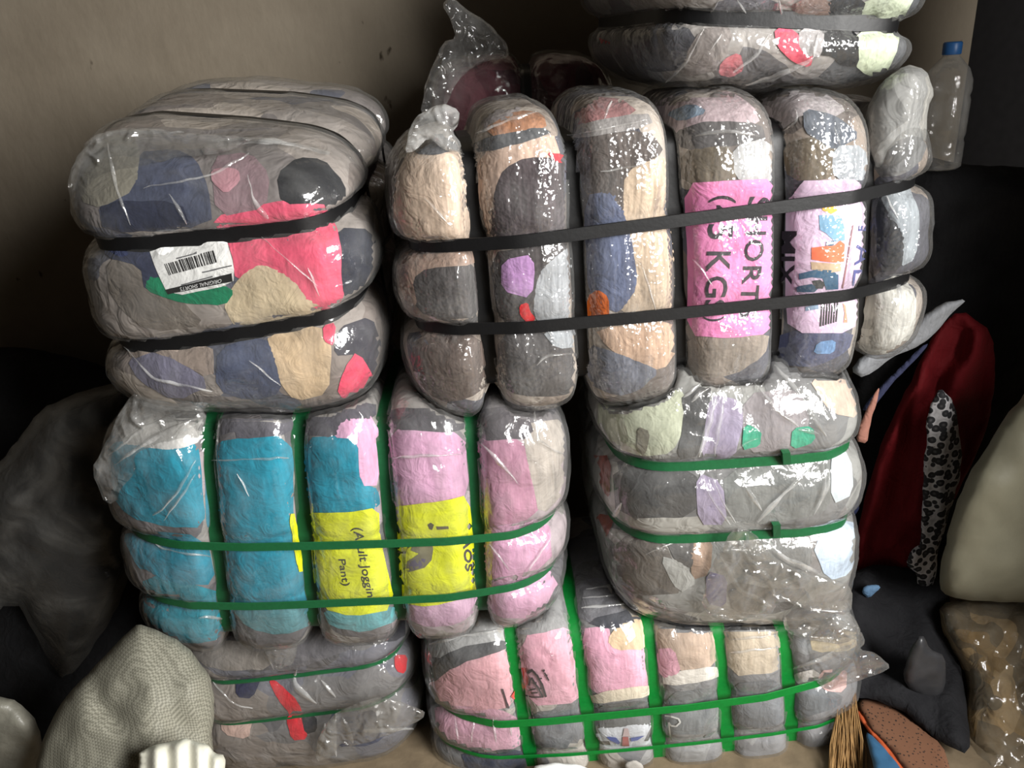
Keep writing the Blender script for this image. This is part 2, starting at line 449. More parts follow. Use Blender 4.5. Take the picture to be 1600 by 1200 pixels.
    def text(s, txt, quad, col, name='lettering', h=.0042, bold=.0):
        """quad: pixels of the text's left-bottom, right-bottom, right-top, left-top"""
        cu = bpy.data.curves.new('t', 'FONT'); cu.body = txt; cu.offset = bold; cu.resolution_u = 3
        to = bpy.data.objects.new('t', cu); C.objects.link(to)
        dg = bpy.context.evaluated_depsgraph_get(); me = to.evaluated_get(dg).to_mesh()
        v = np.array([w.co[:2] for w in me.vertices]); fc = [list(pl.vertices) for pl in me.polygons]
        to.evaluated_get(dg).to_mesh_clear(); bpy.data.objects.remove(to, do_unlink=True); bpy.data.curves.remove(cu)
        mn, mx = v.min(0), v.max(0); t = (v - mn) / (mx - mn)
        Q = np.array(quad, float)
        x, y = t[:, :1], t[:, 1:]
        v2 = Q[0] * (1 - x) * (1 - y) + Q[1] * x * (1 - y) + Q[2] * x * y + Q[3] * (1 - x) * y
        tri = []
        for f in fc:
            for k in range(1, len(f) - 1): tri.append((f[0], f[k], f[k + 1]))
        v2, tri = split_long(v2, tri, 9)
        out, ok = s.cast(v2, h)
        tri = [f for f in tri if all(ok[i] for i in f)]
        # one object for each letter stroke group
        par = list(range(len(out)))
        def find(i):
            while par[i] != i: par[i] = par[par[i]]; i = par[i]
            return i
        for f in tri: par[find(f[0])] = find(f[1]); par[find(f[1])] = find(f[2])
        grp = {}
        for f in tri: grp.setdefault(find(f[0]), []).append(f)
        for g_ in grp.values():
            o = mesh_obj('letter', *compact(out, g_), plain('ink_%d_%d_%d' % tuple(col), col, .6, .3), s.root)
            if s.sub: o.parent = s.sub
    # -- straps pulled straight round the wrapped pack
    def plane_loop(s, n, d0):
        dv = s.fv @ n - d0
        e = s.fe; m_ = dv[e[:, 0]] * dv[e[:, 1]] < 0; e = e[m_]
        t = dv[e[:, 0]] / (dv[e[:, 0]] - dv[e[:, 1]])
        return s.fv[e[:, 0]] * (1 - t)[:, None] + s.fv[e[:, 1]] * t[:, None]
    def strap(s, kind, i, width, mat, th=.0016, off=0.0, name='strap'):
        if kind == 'g':
            a0, k = s.girth[i][:2]
            p0 = s.world([a0 - k], [-1], [0])[0]; p1 = s.world([a0 + k], [1], [0])[0]
            n = np.cross(p1 - p0, s.dir)
        elif kind == 'l':
            b0, k = s.longs[i][:2]
            p0 = s.world([-1], [b0 - k], [0])[0]; p1 = s.world([1], [b0 + k], [0])[0]
            n = np.cross(p1 - p0, s.dir)
        else:
            c0 = s.depths[i][0]
            p0 = s.world([0], [0], [c0])[0]; n = s.dir
        n = n / np.linalg.norm(n)
        pts = s.plane_loop(n, n @ p0)
        ax = s.dir - n * (s.dir @ n)
        if np.linalg.norm(ax) < .3: ax = np.array([1.0, 0, 0])
        ax /= np.linalg.norm(ax); ay = np.cross(n, ax)
        c0 = pts.mean(0); q = np.stack([(pts - c0) @ ax, (pts - c0) @ ay], 1)
        hl = hull(q)
        hl = resample(hl, .009)
        ctr = hl.mean(0)
        nx = np.roll(hl, -1, 0) - np.roll(hl, 1, 0); nn = np.stack([nx[:, 1], -nx[:, 0]], 1); nn /= np.linalg.norm(nn, axis=1)[:, None]
        V = []; Fc = []; m_ = len(hl); rings = []
        for (r, w) in ((.0006 + off, -.5), (.0006 + off + th, -.46), (.0006 + off + th, .46), (.0006 + off, .5)):
            h2 = hl + nn * r
            rings.append(c0 + h2[:, :1] * ax + h2[:, 1:] * ay + n * (w * width))
        for r in range(4):
            i0 = len(V) * m_; V += [rings[r], rings[(r + 1) % 4]]
            for j in range(m_):
                j2 = (j + 1) % m_
                Fc.append((i0 + j, i0 + j2, i0 + m_ + j2, i0 + m_ + j))
        V = np.concatenate(V)
        return mesh_obj(name, V, Fc, mat, s.root)

def hull(q):
    q = sorted(map(tuple, q)); cr = lambda o, a, b: (a[0] - o[0]) * (b[1] - o[1]) - (a[1] - o[1]) * (b[0] - o[0])
    def half(it):
        h = []
        for p_ in it:
            while len(h) > 1 and cr(h[-2], h[-1], p_) <= 0: h.pop()
            h.append(p_)
        return h[:-1]
    return np.array(half(q) + half(q[::-1]))
def resample(h, st):
    c = np.vstack([h, h[:1]]); L = np.concatenate([[0], np.cumsum(np.linalg.norm(np.diff(c, axis=0), axis=1))])
    n = max(12, int(L[-1] / st)); t = np.linspace(0, L[-1], n, endpoint=False)
    return np.stack([np.interp(t, L, c[:, 0]), np.interp(t, L, c[:, 1])], 1)
def biggest(fc):
    par = {}
    def find(i):
        par.setdefault(i, i)
        while par[i] != i: par[i] = par[par[i]]; i = par[i]
        return i
    for f in fc:
        for k in f[1:]: par[find(f[0])] = find(k)
    g = {}
    for f in fc: g.setdefault(find(f[0]), []).append(f)
    return max(g.values(), key=len)
def compact(v, fc):
    used = sorted({i for f in fc for i in f}); mp = {u: k for k, u in enumerate(used)}
    return v[used], [[mp[i] for i in f] for f in fc]
def split_long(v, tri, L):
    v = [tuple(x) for x in v]
    for _ in range(5):
        mid = {}; new = []; ch = False
        def gm(i, j):
            k = (min(i, j), max(i, j))
            if k not in mid:
                mid[k] = len(v); v.append(((v[i][0] + v[j][0]) / 2, (v[i][1] + v[j][1]) / 2))
            return mid[k]
        ln = lambda i, j: math.hypot(v[i][0] - v[j][0], v[i][1] - v[j][1])
        for (a, b, c) in tri:
            es = [(ln(a, b), a, b, c), (ln(b, c), b, c, a), (ln(c, a), c, a, b)]; e = max(es)
            if e[0] > L:
                m_ = gm(e[1], e[2]); new += [(e[1], m_, e[3]), (m_, e[2], e[3])]; ch = True
            else: new.append((a, b, c))
        tri = new
        if not ch: break
    return np.array(v), tri
def seg_dist(p, poly):
    a = poly; b = np.roll(poly, -1, 0); ab = b - a
    d = np.full(len(p), 1e9)
    for i in range(len(a)):
        t = np.clip(((p - a[i]) @ ab[i]) / max(1e-9, ab[i] @ ab[i]), 0, 1)
        d = np.minimum(d, np.linalg.norm(p - (a[i] + t[:, None] * ab[i]), axis=1))
    return d
def inside(p, poly):
    c = np.zeros(len(p), bool); n = len(poly); j = n - 1
    for i in range(n):
        xi, yi = poly[i]; xj, yj = poly[j]
        m_ = ((yi > p[:, 1]) != (yj > p[:, 1])) & (p[:, 0] < (xj - xi) * (p[:, 1] - yi) / (yj - yi + 1e-12) + xi)
        c ^= m_; j = i
    return c
def smooth_poly(pts, it=1):
    p = np.array(pts, float)
    for _ in range(it):
        q = np.roll(p, -1, 0); p = np.stack([p * .8 + q * .2, p * .2 + q * .8], 1).reshape(-1, 2)
    return p
def fill_poly(pts, step=11, jag=2.0, seed=1, smooth=1):
    """densified outline + inner grid, triangulated; returns verts, faces, distance to outline"""
    poly = smooth_poly(pts, smooth) if jag else np.array(pts, float)
    out = []
    for i in range(len(poly)):
        a, b = poly[i], poly[(i + 1) % len(poly)]; n = max(1, int(np.linalg.norm(b - a) / (step * .7)))
        for k in range(n): out.append(a + (b - a) * k / n)
    out = np.array(out)
    if jag:
        z = np.full((len(out), 1), seed * 1.37)
        out = out + jag * np.stack([vnoise(np.hstack([out / 17.0, z])), vnoise(np.hstack([out / 17.0 + 40, z]))], 1)
    mn, mx = out.min(0), out.max(0)
    gx, gy = np.meshgrid(np.arange(mn[0], mx[0], step), np.arange(mn[1], mx[1], step)); gx = gx + (np.arange(gx.shape[0]) % 2)[:, None] * step / 2
    g = np.stack([gx.ravel(), gy.ravel()], 1)
    if len(g):
        g = g[inside(g, out)]
        if len(g): g = g[seg_dist(g, out) > step * .45]
    allv = np.vstack([out, g]) if len(g) else out
    n = len(out)
    r = delaunay_2d_cdt([Vector(v) for v in allv], [(i, (i + 1) % n) for i in range(n)], [list(range(n))], 1, 1e-4)
    v = np.array([list(x) for x in r[0]]); fc = [list(f)[::-1] for f in r[2]]
    return v, fc, seg_dist(v, out)
def dilate(pts, e):
    p = np.array(pts, float)
    if not e: return p
    a = np.roll(p, 1, 0); b = np.roll(p, -1, 0)
    t = b - a; n = np.stack([t[:, 1], -t[:, 0]], 1); n /= np.linalg.norm(n, axis=1)[:, None] + 1e-9
    ar = np.sum(p[:, 0] * b[:, 1] - b[:, 0] * p[:, 1])
    return p + n * (e if ar > 0 else -e)
def zoom(x0, y0, s):
    return lambda pts: [(x0 + x / s, y0 + y / s) for x, y in pts]

def puff(name, pts, Y, T, mat, parent=None, R=60, back=.6, amp=.006, freq=14, seed=1, step=12, jag=2.0, slope=(0, 0), fold=None, flat=2.0):
    """a padded thing with the given outline: front and back swell away from its mid-surface.
    Y is the distance of the outline's centre, slope the lean of the mid-surface (per 100 px)"""
    v2, fc, dist = fill_poly(pts, step, jag, seed)
    c = v2.mean(0)
    Yv = Y + slope[0] * (v2[:, 0] - c[0]) / 100 + slope[1] * (v2[:, 1] - c[1]) / 100
    Rr = rays(v2); mid = CAM + Rr * (Yv / Rr[:, 1])[:, None]
    t = np.clip(dist / R, 0, 1); h = T * (1 - (1 - t) ** flat) ** .5
    un = Rr / np.linalg.norm(Rr, axis=1)[:, None]
    q = mid * freq + seed * 3.1
    nz = amp * fbm(q, 3) * np.clip(t * 3, 0, 1)
    if fold is not None:
        fa, ff, fang = fold
        s_ = (v2[:, 0] * math.cos(fang) + v2[:, 1] * math.sin(fang)) * ff + 1.5 * vnoise(np.hstack([v2 / 60.0, np.full((len(v2), 1), seed)]))
        nz = nz + fa * np.sin(s_) * np.clip(t * 4, 0, 1)
    fr = mid - un * (h + nz)[:, None]; bk = mid + un * (h * back + .0008)[:, None]
    nv = len(v2)
    V = np.vstack([fr, bk]); Fc = [list(f) for f in fc] + [[i + nv for i in f[::-1]] for f in fc]
    # rim
    cnt = {}
    for f in fc:
        for i in range(len(f)):
            e = (f[i], f[(i + 1) % len(f)]); cnt[e] = cnt.get(e, 0) + 1
    for (i, j) in list(cnt):
        if (j, i) not in cnt: Fc.append([j, i, i + nv, j + nv])
    return mesh_obj(name, V, Fc, mat, parent)
def floorY(px, py, z):
    d = ray(px, py)
    return d[1] * (z - CAM[2]) / d[2]
def puff_base(pts, Y):
    p = np.array(pts, float); k = p[np.argmax(p[:, 1])]
    return P(p[:, 0].mean(), k[1], Y)

# ================================================================== the room
FLOOR = -0.052
def wallmat():
    m, nt, out = newmat('grubby_plaster')
    b = nd(nt, 'ShaderNodeBsdfPrincipled'); b.inputs['Roughness'].default_value = .9; b.inputs['Specular IOR Level'].default_value = .15
    tc = nd(nt, 'ShaderNodeTexCoord')
    n = nd(nt, 'ShaderNodeTexNoise'); n.inputs['Scale'].default_value = 2.2; n.inputs['Detail'].default_value = 8; n.inputs['Roughness'].default_value = .65
    nt.links.new(tc.outputs['Object'], n.inputs['Vector'])
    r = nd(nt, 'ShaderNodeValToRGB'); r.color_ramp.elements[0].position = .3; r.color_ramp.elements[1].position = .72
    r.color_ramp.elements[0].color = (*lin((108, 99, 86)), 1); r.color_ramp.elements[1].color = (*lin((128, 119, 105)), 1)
    nt.links.new(n.outputs['Fac'], r.inputs['Fac'])
    # small chips and dark specks
    n2 = nd(nt, 'ShaderNodeTexNoise'); n2.inputs['Scale'].default_value = 26; n2.inputs['Detail'].default_value = 3
    mp = nd(nt, 'ShaderNodeMapping'); mp.inputs['Scale'].default_value = (1, 1, .55)
    nt.links.new(tc.outputs['Object'], mp.inputs[0]); nt.links.new(mp.outputs[0], n2.inputs['Vector'])
    r2 = nd(nt, 'ShaderNodeValToRGB'); r2.color_ramp.elements[0].position = .70; r2.color_ramp.elements[1].position = .76
    nt.links.new(n2.outputs['Fac'], r2.inputs['Fac'])
    mx = nd(nt, 'ShaderNodeMix', data_type='RGBA'); mx.inputs[7].default_value = (*lin((60, 52, 42)), 1)
    nt.links.new(r2.outputs[0], mx.inputs[0]); nt.links.new(r.outputs[0], mx.inputs[6]); nt.links.new(mx.outputs[2], b.inputs['Base Color'])
    bp = nd(nt, 'ShaderNodeBump'); bp.inputs['Strength'].default_value = .25; bp.inputs['Distance'].default_value = .01
    nt.links.new(n2.outputs['Fac'], bp.inputs['Height']); nt.links.new(bp.outputs[0], b.inputs['Normal'])
    nt.links.new(b.outputs[0], out.inputs[0]); return m
WALL = wallmat()
struct('floor', *box(-2.2, 2.4, -2.6, 3.4, FLOOR - .1, FLOOR), plain('dusty_floor', (118, 104, 84), .9, .15, .4, 18, .2))
struct('wall_back', *box(-2.2, 1.188, 2.02, 2.16, FLOOR, 2.75), WALL)
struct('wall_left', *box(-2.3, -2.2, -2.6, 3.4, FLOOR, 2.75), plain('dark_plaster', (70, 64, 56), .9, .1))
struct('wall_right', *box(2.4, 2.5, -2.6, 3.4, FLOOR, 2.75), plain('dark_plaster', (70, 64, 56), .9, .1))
struct('ceiling', *box(-2.3, 2.5, -2.6, 3.4, 2.75, 2.85), plain('ceiling_board', (80, 74, 66), .9, .1))
DX0, DX1, DZ, FY = .6, 2.38, 2.6, -.45     # the doorway the daylight comes through, behind the photographer
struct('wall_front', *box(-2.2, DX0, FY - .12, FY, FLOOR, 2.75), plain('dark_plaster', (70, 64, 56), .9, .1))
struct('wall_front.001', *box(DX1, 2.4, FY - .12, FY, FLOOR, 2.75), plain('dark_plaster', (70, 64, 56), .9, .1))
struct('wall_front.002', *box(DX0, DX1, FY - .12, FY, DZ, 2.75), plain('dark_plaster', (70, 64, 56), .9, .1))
struct('shade_stub', *box(1.23, 1.52, .55, 1.12, FLOOR, 2.75), plain('dark_plaster', (70, 64, 56), .9, .1), 'unseen wall stub added to shade the right side')  # added out of view to keep daylight off the things at right
dark = plain('opening_black', (16, 15, 15), .95, .05)
struct('dark_opening_panel', *box(1.10, 2.38, 2.2, 2.26, FLOOR, 2.7), dark, 'near-black panel standing in for the unlit opening past the wall end')  # black colour stands in for the darkness of the opening

FOLD = film('fold', haze=.2, crease=(12, 12, 12), spec=.6, edge=.2, cstr=.2)
# ================================================================== straps
BLACK = plain('black_strap', (15, 15, 16), .45, .35, .03, 160, .1)
GREEN = plain('green_strap', (22, 84, 48), .45, .35, .03, 160, .1)
BGREEN = plain('bright_green_strap', (6, 112, 42), .42, .4, .03, 160, .1)

# ---------------------------------------------------------------- bale B: shorts, six lobes, black straps
B = Bale('clothes_bale', 'big black-strapped bale of six lobes with the pink SHORTS label', [(590, 180), (1448, 126), (1428, 566), (640, 646)],
         (1.225, 1.30), .10, .30, (-.07, 0), 5.5,
         girth=[((745, 350), (768, 590), .05), ((900, 350), (913, 590), .055), ((1056, 300), (1066, 560), .055), ((1216, 300), (1212, 540), .05), ((1362, 290), (1348, 520), .055)],
         longs=[((640, 390), (1410, 288), .008, .035), ((650, 517), (1415, 440), .008, .035)],
         lobes=[(-.012, .012), (.0, .0), (.004, .006), (.0, .004), (-.004, .0), (-.01, -.012)], seed=1,
         base_cols=[(150, 138, 128), (110, 102, 98), (175, 165, 155), (90, 90, 98)], filmkw=dict(bubble=.5, crease=(16, 16, 4)))
z = zoom(560, 120, 2.222)
for col, pts in [
    ((212, 190, 170), [(75, 190), (130, 150), (200, 140), (190, 230), (250, 265), (340, 250), (360, 330), (390, 430), (400, 570), (300, 580), (180, 570), (110, 420), (70, 260)]),
    ((72, 74, 80), [(190, 200), (260, 180), (340, 210), (350, 245), (270, 265), (200, 260)]),
    ((165, 142, 128), [(135, 610), (405, 605), (405, 645), (240, 655), (180, 700), (200, 800), (160, 760)]),
    ((84, 80, 80), [(240, 655), (405, 642), (430, 850), (330, 850), (205, 805), (185, 700)]),
    ((100, 88, 82), [(190, 900), (440, 905), (450, 1060), (380, 1110), (280, 1120), (200, 1040)]),
    ((160, 152, 152), [(372, 140), (480, 95), (580, 110), (390, 200)]),  # grey-white haze of the film, coloured in as a patch
    ((165, 118, 88), [(440, 190), (560, 125), (640, 140), (650, 175), (480, 205)]),
    ((74, 76, 80), [(400, 230), (640, 182), (670, 192), (420, 262)]),
    ((198, 172, 155), [(410, 262), (670, 197), (700, 275), (580, 270), (500, 310), (462, 390), (452, 545), (438, 540)]),
    ((86, 77, 80), [(460, 400), (500, 310), (580, 272), (660, 275), (712, 300), (735, 420), (745, 530), (640, 550), (450, 560)]),
    ((195, 50, 62), [(655, 270), (700, 276), (716, 300), (690, 290)]),
    ((74, 69, 69), [(460, 620), (620, 590), (740, 580), (650, 660), (620, 720), (615, 850), (495, 855)]),
    ((188, 145, 196), [(507, 640), (605, 620), (598, 765), (505, 735)]),
    ((220, 26, 38), [(566, 792), (580, 785), (586, 815), (607, 838), (590, 843), (568, 820)]),
    ((165, 168, 172), [(650, 660), (745, 580), (762, 840), (640, 855), (615, 830), (622, 720)]),
    ((90, 87, 87), [(490, 900), (640, 890), (700, 932), (770, 930), (768, 1080), (700, 1100), (560, 1100), (495, 1060)]),
    ((160, 164, 168), [(640, 888), (766, 882), (768, 930), (690, 936)]),
    ((158, 112, 112), [(675, 120), (760, 82), (900, 82), (975, 120), (720, 182)]),
    ((150, 146, 144), [(720, 185), (1000, 130), (1020, 165), (740, 212)]),
    ((102, 94, 90), [(760, 220), (1000, 190), (1060, 262), (920, 330), (912, 480), (870, 402), (790, 402), (770, 300)]),
    ((104, 112, 138), [(790, 400), (900, 390), (920, 490), (940, 540), (970, 730), (900, 810), (865, 800), (860, 750), (805, 760)]),
    ((200, 180, 158), [(915, 322), (1060, 268), (1092, 400), (1112, 600), (1102, 830), (900, 815), (972, 730), (945, 540), (915, 450)]),
    ((225, 112, 40), [(808, 765), (830, 745), (860, 765), (866, 842), (808, 842)]),
    ((188, 160, 138), [(820, 880), (1095, 850), (1102, 940), (1050, 1015), (950, 985), (870, 932)]),
    ((112, 115, 126), [(808, 930), (880, 962), (960, 988), (1040, 1022), (960, 1085), (900, 1098), (805, 1060)]),
]: B.garment(z(pts), col, thread=.70, knit=.25 if col in ((86, 77, 80), (84, 80, 80), (102, 94, 90)) else 0.0)
z = zoom(1000, 100, 2.308)
for col, pts in [
    ((178, 160, 164), [(20, 165), (150, 112), (310, 104), (400, 160), (435, 212), (250, 215), (120, 248)]),
    ((122, 140, 158), [(100, 185), (190, 155), (240, 172), (150, 203)]),
    ((95, 92, 92), [(125, 250), (250, 215), (432, 222), (450, 270), (300, 290), (160, 302)]),
    ((112, 102, 88), [(152, 322), (300, 292), (340, 340), (340, 425), (160, 430)]),
    ((178, 178, 178), [(340, 300), (460, 272), (486, 412), (420, 425), (345, 405)]),  # film highlight on the lobe's right side, painted as a pale patch
    ((146, 135, 124), [(170, 990), (470, 972), (440, 1050), (330, 1112), (200, 1122), (130, 1090)]),
    ((184, 176, 178), [(400, 150), (520, 110), (640, 100), (740, 170), (690, 190), (590, 170), (500, 240)]),
    ((102, 108, 118), [(590, 172), (690, 190), (790, 260), (700, 302), (650, 270), (600, 240)]),
    ((118, 107, 92), [(522, 292), (640, 266), (700, 312), (700, 405), (540, 415)]),
    ((170, 175, 180), [(700, 300), (800, 300), (816, 412), (700, 412)]),  # lit right side of the lobe, put into the colour
    ((86, 90, 116), [(510, 970), (770, 970), (740, 1030), (640, 1080), (540, 1080), (460, 1062)]),
    ((112, 148, 190), [(640, 1010), (700, 1000), (692, 1036), (625, 1032)]),
    ((128, 128, 128), [(850, 250), (920, 150), (1040, 90), (1050, 150), (1020, 330), (950, 390), (860, 405)]),
    ((70, 72, 76), [(865, 460), (900, 560), (950, 620), (930, 740), (865, 745)]),
    ((165, 172, 178), [(870, 470), (960, 430), (1000, 560), (980, 700), (945, 730), (950, 620), (905, 560)]),
    ((205, 203, 196), [(840, 810), (930, 760), (985, 830), (985, 950), (930, 1030), (830, 1040), (780, 1010)]),
]: B.garment(z(pts), col, thread=.74)
lp = B.garment(z([(164, 430), (330, 420), (482, 415), (496, 620), (490, 830), (465, 968), (330, 985), (176, 976), (180, 700)]), (232, 140, 190), 'paper_label', h=.0034, jag=.5, grow=1, label='pink printed paper label', rough=.5, thread=1.0)
lq = B.garment(z([(535, 422), (826, 415), (829, 640), (816, 830), (770, 966), (540, 966), (530, 800)]), (222, 196, 220), 'paper_label', h=.0034, jag=.5, grow=1, label='pale pink printed label with clothes pictures', rough=.5, thread=1.0)
z7 = zoom(1060, 260, 4.285)
ink = (42, 34, 44)
def zq(zf, q): return zf(q)
# text runs downwards: left-bottom, right-bottom, right-top, left-top of each line
def down(bale, zf, x0, x1, ya, yb, letters, col, bold):
    """letters one below the other, turned a quarter; x0/x1: baseline and cap line at ya and yb"""
    for ch, y0, y1 in letters:
        q = []
        for y, k in ((y0, 0), (y1, 0), (y1, 1), (y0, 1)):
            t = (y - ya) / (yb - ya); xx = x0 if k == 0 else x1
            q.append((xx[0] + (xx[1] - xx[0]) * t, y))
        bale.text(ch, zf(q), col, bold=bold)
B.sub = lp
down(B, z7, (462, 402), (600, 512), 195, 1015, [('S', 195, 322), ('H', 340, 458), ('O', 488, 630), ('R', 664, 786), ('T', 790, 900), ('S', 925, 1022)], ink, .012)
down(B, z7, (205, 172), (382, 300), 195, 1035, [('(', 190, 238), ('4', 252, 376), ('5', 388, 484), ('K', 566, 700), ('G', 728, 868), ('S', 882, 985), (')', 1004, 1036)], ink, .012)
B.sub = lq
down(B, z7, (690, 690), (800, 770), 430, 790, [('M', 430, 580), ('I', 600, 630), ('X', 650, 790)], ink, .03)
down(B, z7, (1195, 1150), (1290, 1250), 395, 790, [('I', 395, 430), ('A', 520, 660), ('L', 690, 790)], (80, 84, 140), 0)
z8 = zoom(1220, 320, 5.456)
for col, pts in [
    ((232, 178, 66), [(330, 0), (460, 0), (470, 50), (420, 80), (350, 50)]),
    ((120, 165, 195), [(320, 90), (500, 90), (530, 200), (530, 300), (450, 310), (380, 240), (330, 210)]),
    ((60, 105, 130), [(380, 310), (440, 300), (440, 345), (375, 350)]),
    ((236, 118, 76), [(260, 360), (450, 340), (490, 300), (530, 330), (525, 480), (440, 490), (260, 460)]),
    ((196, 170, 140), [(255, 480), (500, 500), (500, 560), (420, 570), (260, 545)]),
    ((46, 92, 124), [(160, 580), (300, 545), (420, 550), (480, 590), (480, 705), (380, 710), (350, 620), (260, 610), (165, 630)]),
    ((40, 82, 112), [(140, 690), (260, 665), (310, 700), (280, 730), (145, 735)]),
    ((40, 44, 48), [(265, 640), (330, 630), (370, 660), (350, 700), (290, 700)]),
    ((120, 140, 160), [(210, 870), (310, 850), (315, 885), (210, 900)]),
    ((212, 160, 130), [(515, 840), (540, 860), (552, 1000), (520, 1000), (530, 920)]),
    ((150, 110, 110), [(595, 170), (605, 172), (520, 700), (510, 698)]),
]: B.printed(z8(pts), col)
for k in range(7):
    x = 335 + k * 22
    B.printed(z8([(x, 830), (x + 11, 830), (x + 3 - k, 1030 - k * 6), (x - 9 - k, 1030 - k * 6)]), (44, 42, 40), 'printed_stripe')
B.sub = None
for i in range(5): B.strap('g', i, .0265, BLACK)
for i in range(2): B.strap('l', i, .0205, BLACK, off=.001)

# ---------------------------------------------------------------- bale A: end-on, two black bands, barcode label
A = Bale('clothes_bale', 'end-on black-banded bale with white barcode label and pink clothes', [(84, 192), (572, 222), (614, 634), (176, 640)],
         (1.23, 1.23), .10, .58, (.0, .12), 4.8, longs=[((165, 371), (585, 330), .026, .034), ((190, 528), (600, 468), .026, .034)],
         depths=[(-.35, .03), (.3, .03)], seed=2,
         base_cols=[(150, 142, 136), (120, 114, 112), (170, 160, 150), (92, 94, 106), (128, 118, 112)], filmkw=dict(crease=(5, 12, 14)))
z = zoom(80, 80, 2.068)
for col, pts in [
    ((66, 72, 92), [(280, 335), (400, 322), (460, 352), (500, 440), (520, 560), (170, 575), (160, 500), (260, 460)]),
    ((34, 40, 62), [(160, 492), (420, 492), (450, 568), (170, 578)]),
    ((128, 124, 112), [(90, 350), (200, 270), (280, 300), (270, 440), (160, 500), (100, 480)]),
    ((142, 118, 124), [(520, 345), (640, 335), (700, 400), (690, 500), (540, 530)]),
    ((190, 140, 150), [(525, 390), (560, 385), (600, 390), (605, 420), (565, 455), (528, 425)]),
    ((20, 22, 28), [(735, 400), (800, 352), (870, 355), (940, 430), (945, 500), (890, 510), (880, 482), (750, 490)]),
    ((224, 92, 120), [(520, 545), (690, 497), (880, 482), (888, 525), (910, 560), (940, 640), (945, 780), (900, 842), (830, 812), (780, 742), (680, 690), (600, 740), (590, 640), (570, 605)]),
    ((48, 54, 78), [(180, 620), (320, 620), (350, 740), (310, 772), (295, 690), (180, 660)]),
    ((10, 124, 86), [(320, 722), (350, 740), (390, 790), (560, 760), (585, 775), (560, 812), (460, 808), (400, 797), (310, 768)]),
    ((205, 188, 158), [(560, 810), (620, 730), (680, 688), (780, 742), (830, 812), (900, 847), (870, 862), (600, 890)]),
    ((120, 112, 104), [(180, 670), (290, 690), (310, 770), (400, 800), (500, 880), (320, 900), (200, 800)]),
    ((34, 38, 52), [(930, 580), (1030, 580), (1060, 700), (1050, 780), (960, 812), (946, 760), (945, 640)]),
    ((185, 175, 168), [(1035, 640), (1075, 650), (1085, 760), (1050, 770)]),
    ((72, 80, 104), [(540, 965), (690, 930), (720, 1000), (740, 1100), (640, 1122), (540, 1092)]),
    ((202, 178, 146), [(700, 922), (880, 892), (900, 960), (890, 1100), (790, 1122), (740, 1060), (720, 980)]),
    ((120, 118, 138), [(250, 1000), (350, 962), (520, 1080), (400, 1122), (290, 1060)]),
    ((152, 138, 128), [(240, 950), (520, 945), (530, 1060), (350, 960), (260, 990)]),
    ((38, 36, 50), [(930, 900), (1030, 862), (1062, 960), (1052, 1080), (1010, 1020), (990, 970), (920, 980)]),
    ((222, 62, 98), [(985, 970), (1050, 1090), (1000, 1112), (930, 1112), (950, 1030)]),
    ((222, 72, 104), [(888, 892), (912, 882), (906, 950), (890, 935)]),
]: A.garment(z(pts), col)
z6 = zoom(180, 340, 6.667)
A.sub = A.garment(z6([(330, 262), (1155, 215), (1245, 500), (1240, 690), (570, 825), (440, 560)]), (232, 232, 230), 'barcode_label', h=.0034, jag=.3, grow=0, label='white barcode sticker', rough=.45, thread=1.0)
A.printed(z6([(535, 745), (1220, 572), (1232, 655), (565, 792)]), (18, 18, 18), 'printed_band')
A.text('ORIGINAL SHORTS', z6([(1115, 628), (685, 722), (690, 760), (1112, 668)]), (225, 225, 225), h=.0047)
# bar code
rr = random.Random(4); t = 0.0
while t < 1:
    w_ = rr.choice([.012, .02, .032]); 
    a0 = np.array([525 + (1050 - 525) * t, 487 + (350 - 487) * t]); a1 = np.array([575 + (1085 - 575) * t, 598 + (462 - 598) * t])
    dv = np.array([525 * w_, -137 * w_])
    A.printed(z6([tuple(a0), tuple(a0 + dv), tuple(a1 + dv), tuple(a1)]), (20, 20, 20), 'printed_bar')
    t += w_ + rr.choice([.012, .018, .03])
for k, (x0, y0, x1, y1) in enumerate([(700, 690, 1020, 600), (920, 560, 1220, 490), (650, 430, 860, 370)]):
    A.printed(z6([(x0, y0), (x1, y1), (x1 + 4, y1 + 12), (x0 + 4, y0 + 12)]), (110, 110, 112), 'printed_line')
A.sub = None
for i in range(2): A.strap('l', i, .0245, BLACK)
for i in range(2): A.strap('d', i, .022, BLACK)

